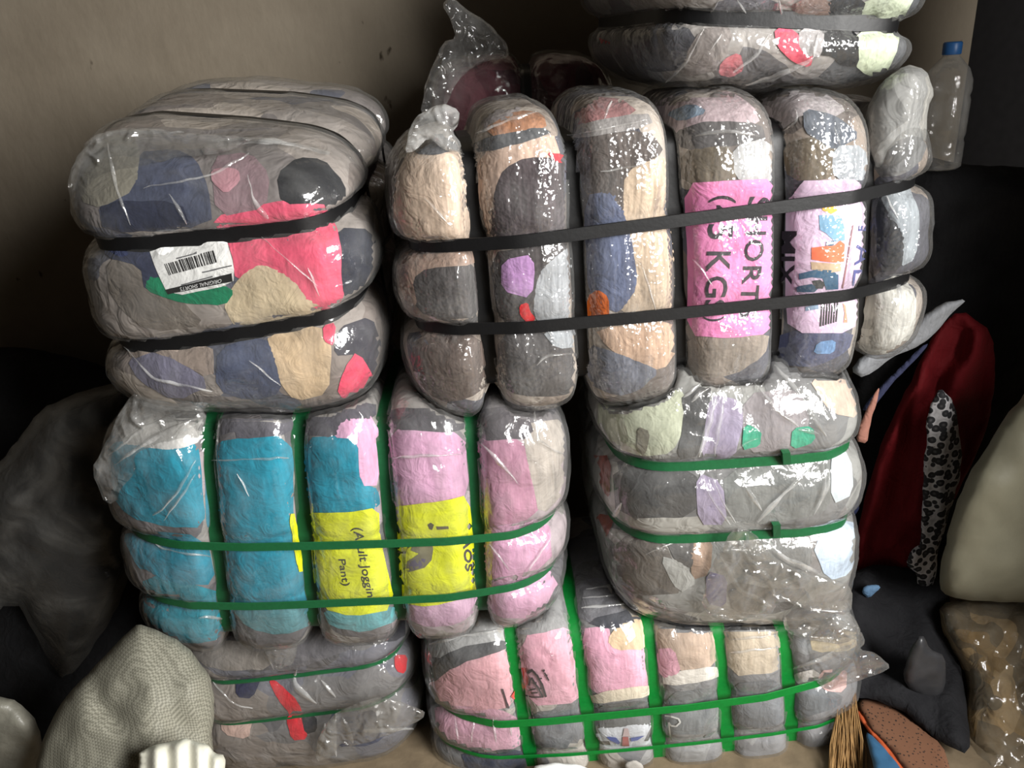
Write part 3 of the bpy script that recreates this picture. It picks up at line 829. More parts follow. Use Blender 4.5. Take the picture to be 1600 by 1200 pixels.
# ---------------------------------------------------------------- bale F: teal and pink, green straps, yellow label
Fb = Bale('clothes_bale', 'teal and pink bale with green straps and yellow paper label', [(138, 604), (892, 606), (890, 968), (222, 1004)],
         (1.22, 1.22), .09, .36, (0, 0), 5.2, under=[A, B],
         girth=[((330, 700), (352, 930), .04), ((468, 690), (490, 950), .04), ((600, 700), (626, 950), .045), ((738, 700), (752, 930), .05)],
         longs=[((280, 832), (870, 818), .006, .03), ((300, 926), (870, 898), .006, .03)],
         lobes=[(-.02, .012), (0, .0), (0, .004), (0, .0), (0, -.004)], seed=3,
         base_cols=[(120, 116, 118), (150, 146, 142), (96, 94, 98), (172, 160, 164)], filmkw=dict(crease=(14, 14, 5)))
z = zoom(120, 590, 2.0)
TEAL = (26, 138, 162)
for col, pts in [
    ((205, 203, 200), [(190, 60), (290, 80), (400, 90), (390, 190), (300, 222), (120, 202)]),  # whitish film over the lobe top, drawn as a white patch
    (TEAL, [(95, 240), (130, 200), (300, 225), (370, 202), (385, 330), (395, 465), (280, 458), (170, 432), (85, 330)]),
    ((26, 130, 154), [(165, 480), (400, 500), (430, 640), (300, 640), (200, 580)]),
    ((36, 134, 152), [(208, 606), (460, 682), (522, 745), (492, 802), (350, 828), (222, 790)]),
    ((92, 90, 98), [(420, 100), (690, 90), (675, 167), (500, 187), (495, 155), (412, 192)]),
    (TEAL, [(405, 212), (672, 172), (668, 470), (700, 610), (716, 720), (640, 772), (480, 702), (430, 560), (410, 420)]),
    ((84, 136, 144), [(470, 690), (560, 740), (716, 712), (745, 760), (640, 795), (540, 780)]),
    ((26, 130, 154), [(150, 490), (200, 490), (230, 600), (200, 590)]),
    ((220, 226, 30), [(669, 425), (672, 425), (698, 606), (695, 606)]),
    ((84, 82, 90), [(715, 110), (930, 80), (932, 122), (830, 132), (805, 182), (720, 172)]),
    ((216, 168, 198), [(815, 132), (932, 122), (938, 335), (893, 335), (885, 187), (805, 182)]),
    (TEAL, [(708, 192), (882, 187), (892, 262), (896, 338), (936, 350), (940, 402), (850, 422), (715, 418)]),
    ((96, 160, 166), [(770, 728), (860, 742), (990, 718), (1002, 750), (900, 787), (800, 772)]),
    ((84, 82, 86), [(968, 100), (1212, 110), (1207, 167), (970, 152)]),
    ((200, 156, 184), [(968, 155), (1207, 167), (1217, 362), (1150, 382), (970, 402)]),
    ((196, 160, 184), [(1028, 712), (1252, 680), (1252, 710), (1190, 762), (1100, 772), (1040, 747)]),
    ((84, 80, 84), [(1245, 110), (1390, 90), (1430, 182), (1250, 192)]),
    ((182, 134, 156), [(1245, 195), (1382, 187), (1422, 302), (1442, 432), (1250, 472)]),
    ((172, 164, 156), [(1392, 150), (1525, 132), (1538, 330), (1450, 432), (1422, 292)]),
    ((204, 156, 184), [(1250, 482), (1470, 442), (1482, 582), (1262, 632)]),
    ((204, 160, 186), [(1268, 652), (1470, 592), (1512, 682), (1462, 742), (1300, 742)]),
]: Fb.garment(z(pts), col)
YEL = (212, 218, 34)
yl1 = Fb.garment(z([(714, 422), (850, 420), (937, 405), (942, 500), (992, 720), (860, 742), (770, 717), (720, 540)]), YEL, 'paper_label', h=.0034, jag=.5, grow=1, rough=.5, thread=1.0, label='yellow printed paper label')
yl2 = Fb.garment(z([(974, 405), (1150, 384), (1217, 365), (1242, 560), (1247, 680), (1100, 712), (1020, 702), (985, 540)]), YEL, 'paper_label', h=.0034, jag=.5, grow=1, rough=.5, thread=1.0, label='yellow printed paper label with grey picture')
z9 = zoom(460, 760, 5.217)
Fb.sub = yl1
Fb.text('(Adult Jogging', z9([(455, 325), (590, 945), (665, 940), (555, 325)]), (40, 42, 30), bold=.01)
Fb.text('Pant)', z9([(345, 580), (380, 800), (460, 800), (420, 580)]), (52, 54, 36), bold=.01)
z10 = zoom(600, 760, 6.0); Fb.sub = yl2
Fb.text('AOS', z10([(720, 460), (755, 790), (815, 790), (795, 460)]), (66, 62, 62), bold=.02)
for col, pts in [
    ((112, 108, 84), [(300, 500), (440, 470), (462, 580), (445, 680), (380, 750), (250, 790), (200, 770), (225, 700), (330, 620), (260, 590)]),
    ((88, 82, 104), [(240, 700), (330, 660), (390, 670), (370, 740), (260, 775)]),
    ((70, 66, 44), [(90, 595), (190, 605), (230, 590), (215, 620), (110, 620)]),
    ((74, 70, 46), [(408, 345), (440, 325), (470, 345), (450, 395), (425, 385)]),
    ((92, 86, 54), [(490, 360), (600, 360), (605, 385), (500, 390)]),
    ((120, 114, 70), [(200, 510), (250, 500), (250, 560), (215, 600), (180, 560)]),
]: Fb.printed(z10(pts), col)
Fb.sub = None
for i in range(4): Fb.strap('g', i, .0275, GREEN)
for i in range(2): Fb.strap('l', i, .0165, GREEN, off=.001)

# ---------------------------------------------------------------- bale G: end-on, right middle, thin green straps
G = Bale('clothes_bale', 'end-on grey bale with two green straps under loose clear plastic', [(926, 556), (1356, 540), (1336, 972), (944, 962)],
         (1.235, 1.235), .10, .5, (0, 0), 4.6, under=[B], longs=[((950, 716), (1300, 695), .022, .026), ((955, 825), (1310, 805), .022, .026)],
         depths=[(-.1, .03)], seed=4,
         base_cols=[(150, 150, 147), (118, 118, 118), (176, 174, 168), (134, 130, 128)], filmkw=dict(crease=(7, 14, 10)))
z = zoom(880, 540, 2.608)
for col, pts in [
    ((190, 194, 172), [(150, 220), (300, 190), (420, 157), (490, 202), (500, 290), (440, 432), (330, 442), (200, 402), (150, 330)]),
    ((128, 124, 110), [(315, 330), (345, 350), (330, 440), (312, 420)]),
    ((78, 78, 78), [(490, 202), (600, 162), (580, 262), (550, 442), (470, 460), (502, 290)]),
    ((162, 152, 174), [(600, 202), (720, 232), (722, 322), (692, 450), (555, 452)]),
    ((146, 140, 142), [(740, 202), (960, 182), (1000, 330), (940, 410), (740, 432)]),
    ((60, 160, 128), [(745, 322), (800, 352), (790, 400), (730, 420)]),
    ((60, 160, 128), [(940, 342), (1010, 337), (1022, 380), (930, 412)]),
    ((196, 176, 160), [(1000, 132), (1195, 152), (1195, 290), (1100, 272)]),
    ((86, 86, 86), [(205, 490), (540, 502), (550, 690), (222, 692)]),
    ((162, 152, 174), [(550, 520), (640, 560), (660, 722), (560, 722)]),
    ((122, 124, 122), [(650, 512), (1080, 455), (1100, 600), (1050, 680), (800, 722), (680, 702)]),
    ((206, 215, 220), [(1100, 402), (1160, 452), (1172, 600), (1100, 642)]),
    ((110, 104, 98), [(220, 782), (400, 792), (500, 1000), (300, 1012), (232, 952)]),
    ((172, 172, 168), [(400, 852), (470, 882), (540, 962), (480, 1002)]),
    ((162, 138, 120), [(530, 792), (600, 792), (590, 922), (530, 952)]),
    ((120, 112, 156), [(590, 922), (662, 942), (652, 1062), (590, 1042)]),
    ((200, 215, 232), [(1020, 802), (1170, 705), (1188, 830), (1160, 922), (1080, 952)]),
    ((128, 128, 126), [(700, 800), (1000, 780), (1010, 900), (850, 960), (720, 900)]),
    ((96, 94, 92), [(410, 780), (520, 790), (525, 900), (470, 880)]),
    ((112, 110, 108), [(660, 960), (860, 1000), (1000, 990), (900, 1080), (700, 1090)]),
    ((134, 58, 42), [(118, 445), (190, 455), (178, 640), (135, 600)]),
    ((134, 58, 42), [(150, 690), (200, 700), (180, 780), (150, 760)]),
]: G.garment(z(pts), col)
for i in range(2): G.strap('l', i, .0185, GREEN)
G.strap('d', 0, .018, GREEN)
for (x, y) in ((1226, 712), (1211, 825)):
    q = np.array([(x - 6, y - 9), (x + 6, y - 10), (x + 7, y + 10), (x - 5, y + 11)], float)
    lo_, _ = G.cast(q, -.002, G.fbvh); hi_, _ = G.cast(q, .009, G.fbvh)
    mesh_obj('strap_seal', np.vstack([lo_, hi_]), [(0, 1, 2, 3), (7, 6, 5, 4), (0, 4, 5, 1), (1, 5, 6, 2), (2, 6, 7, 3), (3, 7, 4, 0)], GREEN, G.root, False)

# ---------------------------------------------------------------- bale I: bottom right, bright green straps
I = Bale('clothes_bale', 'bottom pink and grey bale netted with bright green straps', [(648, 944), (1352, 915), (1340, 1184), (676, 1226)],
         (1.235, 1.235), .09, .36, (0, 0), 4.8, under=[Fb, G],
         girth=[((800, 1000), (826, 1160), .03), ((900, 990), (924, 1160), .03), ((1012, 980), (1026, 1150), .03), ((1120, 980), (1131, 1130), .03), ((1220, 960), (1232, 1120), .035)],
         longs=[((750, 1112), (1240, 1057), .006, .03), ((780, 1163), (1240, 1120), .012, .02)],
         lobes=[(-.01, .0), (0, -.006), (0, .0), (0, .0), (0, .0), (0, 0)], seed=5,
         base_cols=[(150, 150, 150), (120, 120, 122), (178, 172, 165), (132, 132, 134)], filmkw=dict(crease=(12, 12, 6)))
z = zoom(620, 880, 2.0)
PINK = (228, 174, 190)
for col, pts in [
    ((178, 178, 178), [(70, 212), (330, 172), (345, 250), (110, 302)]),
    ((92, 92, 94), [(95, 335), (190, 272), (330, 246), (352, 258), (180, 312), (105, 372)]),
    ((228, 176, 184), [(105, 372), (180, 312), (352, 258), (375, 440), (220, 467), (118, 422)]),
    ((222, 174, 194), [(118, 442), (380, 472), (402, 572), (200, 582), (130, 522)]),
    ((62, 68, 86), [(200, 592), (412, 586), (402, 640), (220, 640)]),
    ((150, 150, 150), [(380, 182), (520, 152), (540, 192), (385, 222)]),
    (PINK, [(385, 232), (540, 197), (570, 330), (577, 427), (410, 442)]),
    ((112, 114, 118), [(415, 472), (580, 457), (597, 572), (430, 577)]),
    ((126, 126, 132), [(560, 52), (740, 62), (745, 142), (580, 192)]),
    ((66, 68, 76), [(590, 190), (750, 146), (760, 177), (660, 202)]),
    ((230, 176, 198), [(580, 207), (660, 202), (670, 257), (780, 267), (797, 392), (610, 422)]),
    ((216, 192, 160), [(662, 242), (700, 192), (745, 166), (770, 202), (777, 262), (680, 262)]),
    ((225, 215, 195), [(605, 414), (800, 384), (802, 402), (610, 432)]),
    ((112, 114, 114), [(615, 452), (805, 432), (810, 500), (620, 512)]),
    ((222, 226, 232), [(620, 512), (810, 496), (812, 570), (640, 587)]),
    ((56, 60, 74), [(800, 152), (960, 162), (990, 202), (940, 232), (880, 202), (810, 202)]),
    ((196, 174, 156), [(820, 202), (880, 202), (940, 232), (990, 212), (1002, 312), (870, 332), (860, 272), (820, 272)]),
    (PINK, [(820, 272), (860, 267), (882, 342), (832, 352)]),
    ((225, 220, 212), [(835, 352), (1005, 322), (1012, 350), (836, 377)]),
    ((126, 130, 132), [(840, 412), (1012, 392), (1007, 532), (840, 557)]),
    ((196, 182, 162), [(1030, 182), (1180, 142), (1197, 262), (1202, 332), (1040, 347)]),
    ((120, 123, 127), [(1040, 382), (1207, 367), (1212, 500), (1045, 517)]),
    ((150, 152, 154), [(1212, 132), (1400, 180), (1445, 232), (1240, 292)]),
    ((205, 190, 160), [(1290, 232), (1430, 212), (1432, 262), (1300, 272)]),  # highlight painted as a beige patch
    ((218, 214, 210), [(1240, 352), (1312, 332), (1330, 392), (1260, 372)]),
    ((226, 186, 182), [(1316, 342), (1402, 332), (1396, 396), (1330, 392)]),
    ((114, 118, 122), [(1240, 392), (1390, 412), (1380, 442), (1240, 482)]),
]: I.garment(z(pts), col)
z11 = zoom(780, 1000, 5.714)
for col, pts in [
    ((226, 84, 78), [(215, 240), (245, 235), (262, 330), (262, 390), (238, 380)]),
    ((226, 84, 78), [(125, 370), (140, 400), (148, 490), (120, 525), (95, 495), (110, 470), (125, 440)]),
    ((60, 44, 52), [(18, 425), (30, 425), (85, 595), (70, 598)]),
    ((40, 30, 38), [(255, 285), (262, 262), (300, 245), (316, 262), (300, 270), (270, 290)]),
    ((40, 30, 38), [(300, 270), (318, 262), (345, 300), (330, 306)]),
    ((40, 30, 38), [(330, 300), (346, 292), (392, 380), (376, 386)]),
    ((40, 30, 38), [(372, 380), (390, 372), (426, 490), (408, 498)]),
    ((40, 30, 38), [(268, 392), (282, 330), (292, 332), (284, 396)]),
    ((40, 30, 38), [(284, 330), (300, 318), (350, 400), (338, 410)]),
    ((40, 30, 38), [(338, 404), (352, 398), (398, 494), (384, 502)]),
    ((40, 30, 38), [(306, 372), (336, 360), (340, 372), (312, 384)]),
    ((40, 30, 38), [(270, 430), (330, 414), (334, 426), (276, 444)]),
    ((40, 30, 38), [(290, 455), (345, 448), (345, 462), (296, 468)]),
    ((40, 30, 38), [(356, 330), (380, 322), (384, 334), (360, 342)]),
    ((40, 30, 38), [(352, 420), (380, 410), (384, 422), (358, 432)]),
    ((40, 30, 38), [(250, 480), (300, 490), (380, 488), (380, 500), (300, 502), (250, 492)]),
    ((40, 30, 38), [(385, 262), (398, 246), (408, 262), (396, 280)]),
    ((40, 30, 38), [(398, 280), (408, 276), (448, 346), (438, 352)]),
    ((40, 30, 38), [(415, 290), (432, 300), (428, 312), (412, 302)]),
    ((78, 98, 170), [(960, 850), (1040, 855), (1080, 900), (1060, 915), (990, 880)]),
    ((78, 98, 170), [(1170, 860), (1290, 840), (1230, 880), (1175, 890)]),
    ((176, 92, 88), [(1100, 850), (1150, 850), (1160, 930), (1095, 935)]),
    ((190, 170, 170), [(1115, 775), (1150, 775), (1165, 845), (1100, 845)]),
]: I.printed(z11(pts), col)
for k in range(14):   # drawstring loop
    pass
loop = [(1495, 665), (1540, 670), (1600, 690), (1615, 720), (1580, 755), (1540, 750), (1520, 720), (1530, 800), (1545, 890)]
lp2 = []
for k in range(len(loop) - 1):
    (x0, y0), (x1, y1) = loop[k], loop[k + 1]; L = math.hypot(x1 - x0, y1 - y0); nx, ny = -(y1 - y0) / L * 7, (x1 - x0) / L * 7
    lp2.append(I.printed(z11([(x0 + nx, y0 + ny), (x1 + nx, y1 + ny), (x1 - nx, y1 - ny), (x0 - nx, y0 - ny)]), (220, 220, 216), 'drawstring', h=.0047))
for i in range(5): I.strap('g', i, .029, BGREEN)
I.strap('l', 0, .019, BGREEN, off=.001); I.strap('l', 1, .008, BGREEN, off=.001)

# ---------------------------------------------------------------- bale H: bottom left
Hb = Bale('clothes_bale', 'low grey bale with thin green straps and a red streak, on the floor', [(268, 955), (650, 938), (668, 1150), (322, 1196)],
         (1.30, 1.30), .10, .40, (0, 0), 4.4, under=[Fb], longs=[((345, 1050), (630, 1020), .025, .03), ((350, 1114), (640, 1078), .025, .03)], seed=6,
         base_cols=[(120, 118, 118), (100, 98, 100), (140, 132, 126), (112, 112, 120)], filmkw=dict(crease=(10, 10, 10)), hw=.006)
z = zoom(0, 880, 2.286)
for col, pts in [
    ((214, 36, 50), [(968, 410), (990, 432), (1060, 500), (1080, 560), (1090, 622), (1050, 622), (1032, 560), (1045, 530), (1000, 480)]),
    ((46, 48, 80), [(850, 402), (930, 412), (900, 472), (850, 472)]),
    ((58, 58, 66), [(1300, 232), (1445, 202), (1440, 262), (1290, 282)]),
    ((190, 30, 40), [(1415, 332), (1445, 332), (1440, 390), (1420, 382)]),
    ((40, 42, 70), [(1270, 542), (1340, 530), (1340, 580), (1290, 600)]),
    ((66, 72, 96), [(1180, 540), (1270, 520), (1290, 600), (1400, 590), (1330, 640), (1200, 650)]),
    ((206, 176, 164), [(790, 545), (900, 560), (885, 622), (800, 602)]),
    ((40, 40, 44), [(1085, 545), (1125, 550), (1125, 590), (1100, 605)]),
    ((108, 106, 110), [(920, 250), (1280, 240), (1280, 290), (1050, 370), (960, 380)]),
    ((140, 134, 128), [(650, 300), (920, 280), (980, 370), (760, 375)]),
]: Hb.garment(z(pts), col)
for i in range(2): Hb.strap('l', i, .010, GREEN)

# ---------------------------------------------------------------- bale D: on top at right
D = Bale('clothes_bale', 'topmost bale with one black band, pale green and red clothes', [(975, -330), (1452, -345), (1418, 138), (992, 146)],
         (1.33, 1.33), .11, .42, (-.12, 0), 4.6, over=[B], longs=[((980, 22), (1405, 40), .03, .035), ((950, -130), (1430, -120), .03, .035)], seed=7,
         base_cols=[(140, 138, 138), (110, 108, 110), (165, 160, 156), (86, 88, 92)], filmkw=dict(bubble=.45, crease=(12, 8, 12)))
z = zoom(900, 0, 2.857)
for col, pts in [
    ((92, 92, 98), [(240, 130), (320, 90), (540, 150), (490, 300), (330, 310), (250, 240)]),
    ((150, 142, 138), [(560, 140), (700, 130), (640, 300), (480, 340), (500, 250)]),
    ((214, 122, 130), [(650, 280), (730, 240), (740, 300), (690, 330), (640, 320)]),
    ((222, 92, 112), [(890, 140), (980, 150), (1000, 220), (1050, 240), (1040, 290), (980, 270), (900, 200)]),
    ((176, 172, 172), [(1000, 140), (1100, 145), (1085, 240), (1050, 240), (1000, 220)]),
    ((30, 30, 32), [(1110, 145), (1250, 145), (1255, 290), (1190, 280), (1150, 240), (1090, 240)]),
    ((214, 224, 196), [(1255, 145), (1440, 140), (1430, 200), (1370, 330), (1300, 320), (1255, 290)]),
    ((210, 220, 196), [(1290, 0), (1510, -20), (1450, 85), (1260, 85)]),
    ((60, 62, 66), [(1130, 0), (1290, 0), (1260, 85), (1130, 85)]),
    ((150, 128, 120), [(990, 0), (1130, 0), (1130, 82), (980, 78)]),
    ((112, 112, 120), [(640, 0), (900, 0), (890, 75), (600, 60)]),
    ((196, 40, 62), [(70, 170), (130, 190), (205, 220), (210, 260), (160, 230), (85, 210)]),
]: D.garment(z(pts), col)
for i in range(2): D.strap('l', i, .0245, BLACK)

# ---------------------------------------------------------------- bale E: in the dark behind
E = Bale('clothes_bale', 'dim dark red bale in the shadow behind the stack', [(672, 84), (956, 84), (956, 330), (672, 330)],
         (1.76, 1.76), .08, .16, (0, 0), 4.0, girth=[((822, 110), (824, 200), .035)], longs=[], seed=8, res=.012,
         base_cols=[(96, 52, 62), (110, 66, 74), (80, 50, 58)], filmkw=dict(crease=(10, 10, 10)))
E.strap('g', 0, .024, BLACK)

# ================================================================== folds standing up in the wraps
for bale, zf, lines in [
    (A, zoom(80, 80, 2.068), [(8, (70, 340), (110, 300), (200, 258), (430, 262)), (6, (180, 300), (215, 460), (255, 560)), (9, (600, 300), (720, 288), (900, 330)), (9, (635, 400), (655, 490), (700, 540)),
        (5, (380, 460), (440, 560)), (5, (830, 700), (865, 790)), (5, (300, 440), (520, 400), (640, 330)), (6, (520, 290), (640, 280), (760, 296)), (4, (680, 600), (780, 690), (860, 760)), (5, (230, 950), (330, 1060), (520, 1100)), (4, (640, 1000), (740, 1080))]),
    (G, zoom(880, 540, 2.608), [(10, (640, 120), (600, 300), (555, 450)), (8, (665, 130), (640, 300), (615, 450)), (7, (860, 80), (960, 190), (1070, 370)), (7, (790, 720), (900, 600), (1010, 500)),
        (6, (690, 500), (760, 600), (810, 670)), (9, (560, 510), (600, 620), (680, 730)), (9, (720, 790), (760, 880), (840, 950), (860, 1020)), (12, (800, 770), (900, 870), (1050, 930)), (8, (640, 860), (720, 1000), (850, 1060)),
        (6, (880, 880), (850, 960)), (5, (680, 440), (740, 400), (790, 380)), (7, (490, 210), (560, 150)), (7, (520, 230), (600, 165)), (6, (1080, 500), (1090, 560), (1020, 690)), (5, (340, 850), (480, 790)), (6, (600, 520), (640, 620), (700, 720)),
        (5, (960, 340), (1040, 360)), (6, (1060, 480), (1070, 580), (1040, 660)), (7, (240, 640), (190, 720)), (5, (780, 150), (860, 260), (960, 330))]),
    (Fb, zoom(120, 590, 2.0), [(8, (390, 120), (250, 180), (120, 270)), (8, (380, 90), (220, 150), (100, 240)), (6, (370, 260), (300, 380), (240, 430)), (5, (370, 300), (310, 400), (270, 445)), (6, (1430, 100), (1440, 200), (1520, 240)),
        (4, (1480, 500), (1400, 620)), (4, (420, 260), (660, 250)), (4, (980, 250), (1200, 240)), (5, (1260, 200), (1380, 330)), (4, (500, 300), (540, 370)), (5, (380, 750), (460, 752)), (5, (160, 470), (280, 540), (420, 560)), (4, (1290, 520), (1350, 600))]),
    (D, zoom(900, 0, 2.857), [(9, (570, 130), (490, 280), (400, 370)), (7, (640, 0), (600, 55)), (6, (650, 150), (600, 230)), (7, (905, 0), (920, 70)), (6, (860, 150), (800, 260), (700, 320)), (8, (1060, 260), (900, 340), (760, 380)), (7, (720, 0), (760, 60)), (6, (1080, 150), (1060, 260))]),
    (I, zoom(620, 880, 2.0), [(8, (100, 250), (220, 225), (335, 205)), (8, (1230, 330), (1330, 300), (1430, 250)), (6, (580, 110), (740, 92)), (6, (575, 140), (740, 122)), (6, (1040, 240), (1190, 222)), (6, (1045, 280), (1195, 262)), (6, (1230, 170), (1340, 200), (1440, 240)),
        (4, (300, 480), (310, 560)), (4, (240, 480), (235, 560)), (4, (180, 470), (190, 550)), (5, (590, 80), (740, 62)), (4, (350, 490), (360, 540))]),
    (Hb, zoom(0, 880, 2.286), [(8, (920, 250), (980, 380)), (8, (1060, 380), (1040, 430), (1130, 500)), (6, (1160, 570), (1140, 690)), (6, (1200, 530), (1190, 620), (1200, 690)), (6, (1220, 550), (1260, 640)), (7, (1300, 600), (1500, 590)), (5, (760, 420), (820, 500), (900, 520)), (5, (1150, 420), (1200, 480))]),
    (B, zoom(560, 120, 2.222), [(4, (620, 1000), (640, 970), (740, 960)), (4, (650, 870), (690, 930)), (5, (850, 150), (880, 85)), (5, (400, 200), (520, 150), (620, 120)), (4, (230, 420), (320, 520)), (4, (840, 330), (1010, 300)), (4, (980, 640), (1060, 900)), (4, (700, 210), (900, 170), (1010, 150))]),
    (B, zoom(1000, 100, 2.308), [(5, (190, 700), (240, 760), (260, 800)), (5, (700, 230), (720, 290)), (6, (880, 460), (930, 560)), (6, (930, 780), (940, 880)), (5, (200, 260), (300, 240), (430, 260)), (5, (880, 300), (960, 200), (1030, 150)), (5, (520, 240), (580, 200), (560, 160))]),
]:
    for ln in lines: bale.crease(zf(ln[1:]), ln[0] / 1.6)

# ================================================================== loose plastic and the things round the stack
def puffthing(name, label, cat, pts, Y, T, mat, group=None, **kw):
    """single-mesh thing with its origin at its base"""
    b = puff_base(pts, Y)
    r = bpy.data.objects.new('tmp', None); r.location = b.tolist()
    o = puff(name, pts, Y, T, mat, r, **kw); o.parent = None; o.location = b.tolist()
    bpy.data.objects.remove(r)
    return tag(o, label, cat, group)
def flap(bale, name, pts, Y, T=.012, seed=1, label=None, mat=None, **kw):
    o = puff(name, pts, Y, T, mat or LOOSE, bale.root, seed=seed, **kw)
    if label: o['label'] = label
    return o
LOOSE = film('loose', haze=.13, crease=(22, 22, 22), spec=.5, edge=.25, cstr=.7)
THIN = film('thin', haze=.05, crease=(18, 18, 18), spec=.6, edge=.2, cstr=.9)

TAIL = film('tail', haze=.018, crease=(16, 16, 16), spec=.8, edge=.22, cstr=.8)
# knots and free corners of the wraps
flap(B, 'plastic_knot', [(632, 240), (640, 200), (655, 176), (690, 162), (718, 172), (716, 196), (708, 206), (722, 225), (716, 240), (690, 232), (668, 214), (650, 234)], 1.17, .016, 3, R=26, amp=.004, freq=40, step=7)
ear = [(1352, 175), (1376, 128), (1416, 100), (1446, 108), (1460, 146), (1450, 166), (1448, 220), (1436, 252), (1405, 274), (1366, 276), (1352, 230)]
puff('packed_clothes', ear, 1.26, .05, mixed([(150, 150, 148), (128, 128, 126), (172, 170, 164)], 14), B.root, seed=4, R=50, amp=.008, freq=20, step=8)
flap(B, 'plastic_wrap', ear, 1.255, .062, 4, R=45, amp=.010, freq=22, step=8, mat=B.filmmat)
0 and flap(B, 'plastic_ear', [(1372, 165), (1392, 120), (1420, 98), (1446, 108), (1460, 146), (1450, 166), (1448, 220), (1436, 252), (1405, 272), (1372, 272)], 1.25, .045, 4, R=45, amp=.008, freq=26, step=8)
flap(A, 'plastic_corner', [(106, 300), (108, 268), (124, 236), (176, 198), (260, 206), (400, 214), (360, 236), (250, 250), (180, 286), (140, 330), (124, 350)], 1.175, .016, 5, R=70, amp=.004, freq=20, step=8, mat=THIN, fold=(.003, .1, 1.2))
flap(Fb, 'plastic_corner', [(142, 735), (165, 690), (190, 640), (214, 604), (270, 616), (326, 640), (310, 690), (250, 720), (200, 770), (165, 792)], 1.165, .022, 6, R=70, amp=.005, freq=20, step=8, mat=THIN, fold=(.005, .11, .9))
flap(I, 'plastic_corner', [(1262, 1000), (1300, 960), (1345, 985), (1352, 1005), (1342, 1014), (1372, 1022), (1392, 1042), (1376, 1052), (1330, 1068), (1290, 1080), (1262, 1050)], 1.16, .03, 7, R=60, amp=.008, freq=30, step=7, mat=TAIL, fold=(.004, .14, 1.3))
flap(G, 'plastic_tail', [(1146, 826), (1170, 826), (1226, 884), (1296, 902), (1332, 918), (1330, 962), (1270, 956), (1218, 936), (1204, 962), (1150, 972), (1092, 956), (1108, 890)], 1.118, .012, 8, R=120, mat=TAIL, amp=.005, freq=22, step=7, fold=(.006, .13, .5))
flap(I, 'plastic_bunch', [(1222, 950), (1262, 938), (1310, 940), (1334, 964), (1346, 990), (1320, 1006), (1270, 1002), (1228, 990)], 1.15, .03, 10, R=50, mat=TAIL, amp=.009, freq=30, step=7, fold=(.005, .16, 1.4))
for (x, y) in ((1226, 714), (1210, 826)):     # crimped seals
    pass
flap(Hb, 'plastic_drape', [(400, 985), (470, 978), (460, 1035), (432, 1050), (415, 1025)], 1.17, .008, 11, R=30, mat=THIN, amp=.004, freq=36, step=8)
flap(Hb, 'plastic_corner', [(490, 1190), (498, 1150), (516, 1118), (556, 1098), (600, 1086), (664, 1110), (662, 1124), (600, 1152), (552, 1166), (530, 1160), (520, 1184)], 1.175, .02, 12, R=90, mat=THIN, amp=.005, freq=30, step=6, fold=(.006, .2, .2))
flap(E, 'plastic_bag_top', [(655, 185), (668, 120), (692, 66), (712, 60), (706, 36), (690, 8), (700, -8), (722, 10), (760, 34), (788, 60), (798, 90), (760, 96), (726, 112), (702, 150), (690, 190)], 1.68, .02, 13, R=60, amp=.006, freq=26, step=8, mat=THIN)
# plastic top of the end-on bale, receding lobes


# strap seals on bale G
for (x, y, Y) in ((1226, 713, 1.122), (1211, 826, 1.122)):
    pass

# ---- white woven sack, bottom left
def woven():
    m, nt, out = newmat('woven_sack')
    b = nd(nt, 'ShaderNodeBsdfPrincipled'); b.inputs['Roughness'].default_value = .62; b.inputs['Specular IOR Level'].default_value = .3
    tc = nd(nt, 'ShaderNodeTexCoord'); mp = nd(nt, 'ShaderNodeMapping'); mp.inputs['Rotation'].default_value = (0, .6, .3); mp.inputs['Scale'].default_value = (260, 260, 260)
    nt.links.new(tc.outputs['Object'], mp.inputs[0])
    ck = nd(nt, 'ShaderNodeTexChecker'); ck.inputs['Scale'].default_value = 1; nt.links.new(mp.outputs[0], ck.inputs['Vector'])
    ck.inputs['Color1'].default_value = (*lin((140, 138, 124)), 1); ck.inputs['Color2'].default_value = (*lin((108, 106, 94)), 1)
    nt.links.new(ck.outputs['Color'], b.inputs['Base Color'])
    n = nd(nt, 'ShaderNodeTexNoise'); n.inputs['Scale'].default_value = 40; n.inputs['Detail'].default_value = 4; nt.links.new(tc.outputs['Object'], n.inputs['Vector'])
    ad = nd(nt, 'ShaderNodeMath', operation='ADD'); nt.links.new(ck.outputs['Fac'], ad.inputs[0])
    ml = nd(nt, 'ShaderNodeMath', operation='MULTIPLY'); ml.inputs[1].default_value = .7; nt.links.new(n.outputs['Fac'], ml.inputs[0]); nt.links.new(ml.outputs[0], ad.inputs[1])
    bp = nd(nt, 'ShaderNodeBump'); bp.inputs['Strength'].default_value = .5; bp.inputs['Distance'].default_value = .003
    nt.links.new(ad.outputs[0], bp.inputs['Height']); nt.links.new(bp.outputs[0], b.inputs['Normal']); nt.links.new(b.outputs[0], out.inputs[0]); return m
puffthing('woven_sack', 'white woven plastic sack slumped in front of the low bale', 'sack',
          [(52, 1210), (72, 1145), (100, 1088), (160, 1030), (200, 985), (216, 974), (245, 985), (290, 1008), (328, 1052), (336, 1100), (330, 1160), (350, 1230), (350, 1330), (120, 1345), (40, 1300)],
          1.02, .09, woven(), R=150, amp=.008, freq=12, seed=21, slope=(0, -.06), fold=(.007, .06, -.45), step=6, flat=1.6)
wt = plain('white_plastic', (214, 212, 196), .35, .5, .1, 30, .05)
wp = [(214, 1178), (230, 1168), (262, 1158), (300, 1154), (326, 1164), (336, 1176), (352, 1180), (352, 1216), (340, 1330), (216, 1330)]
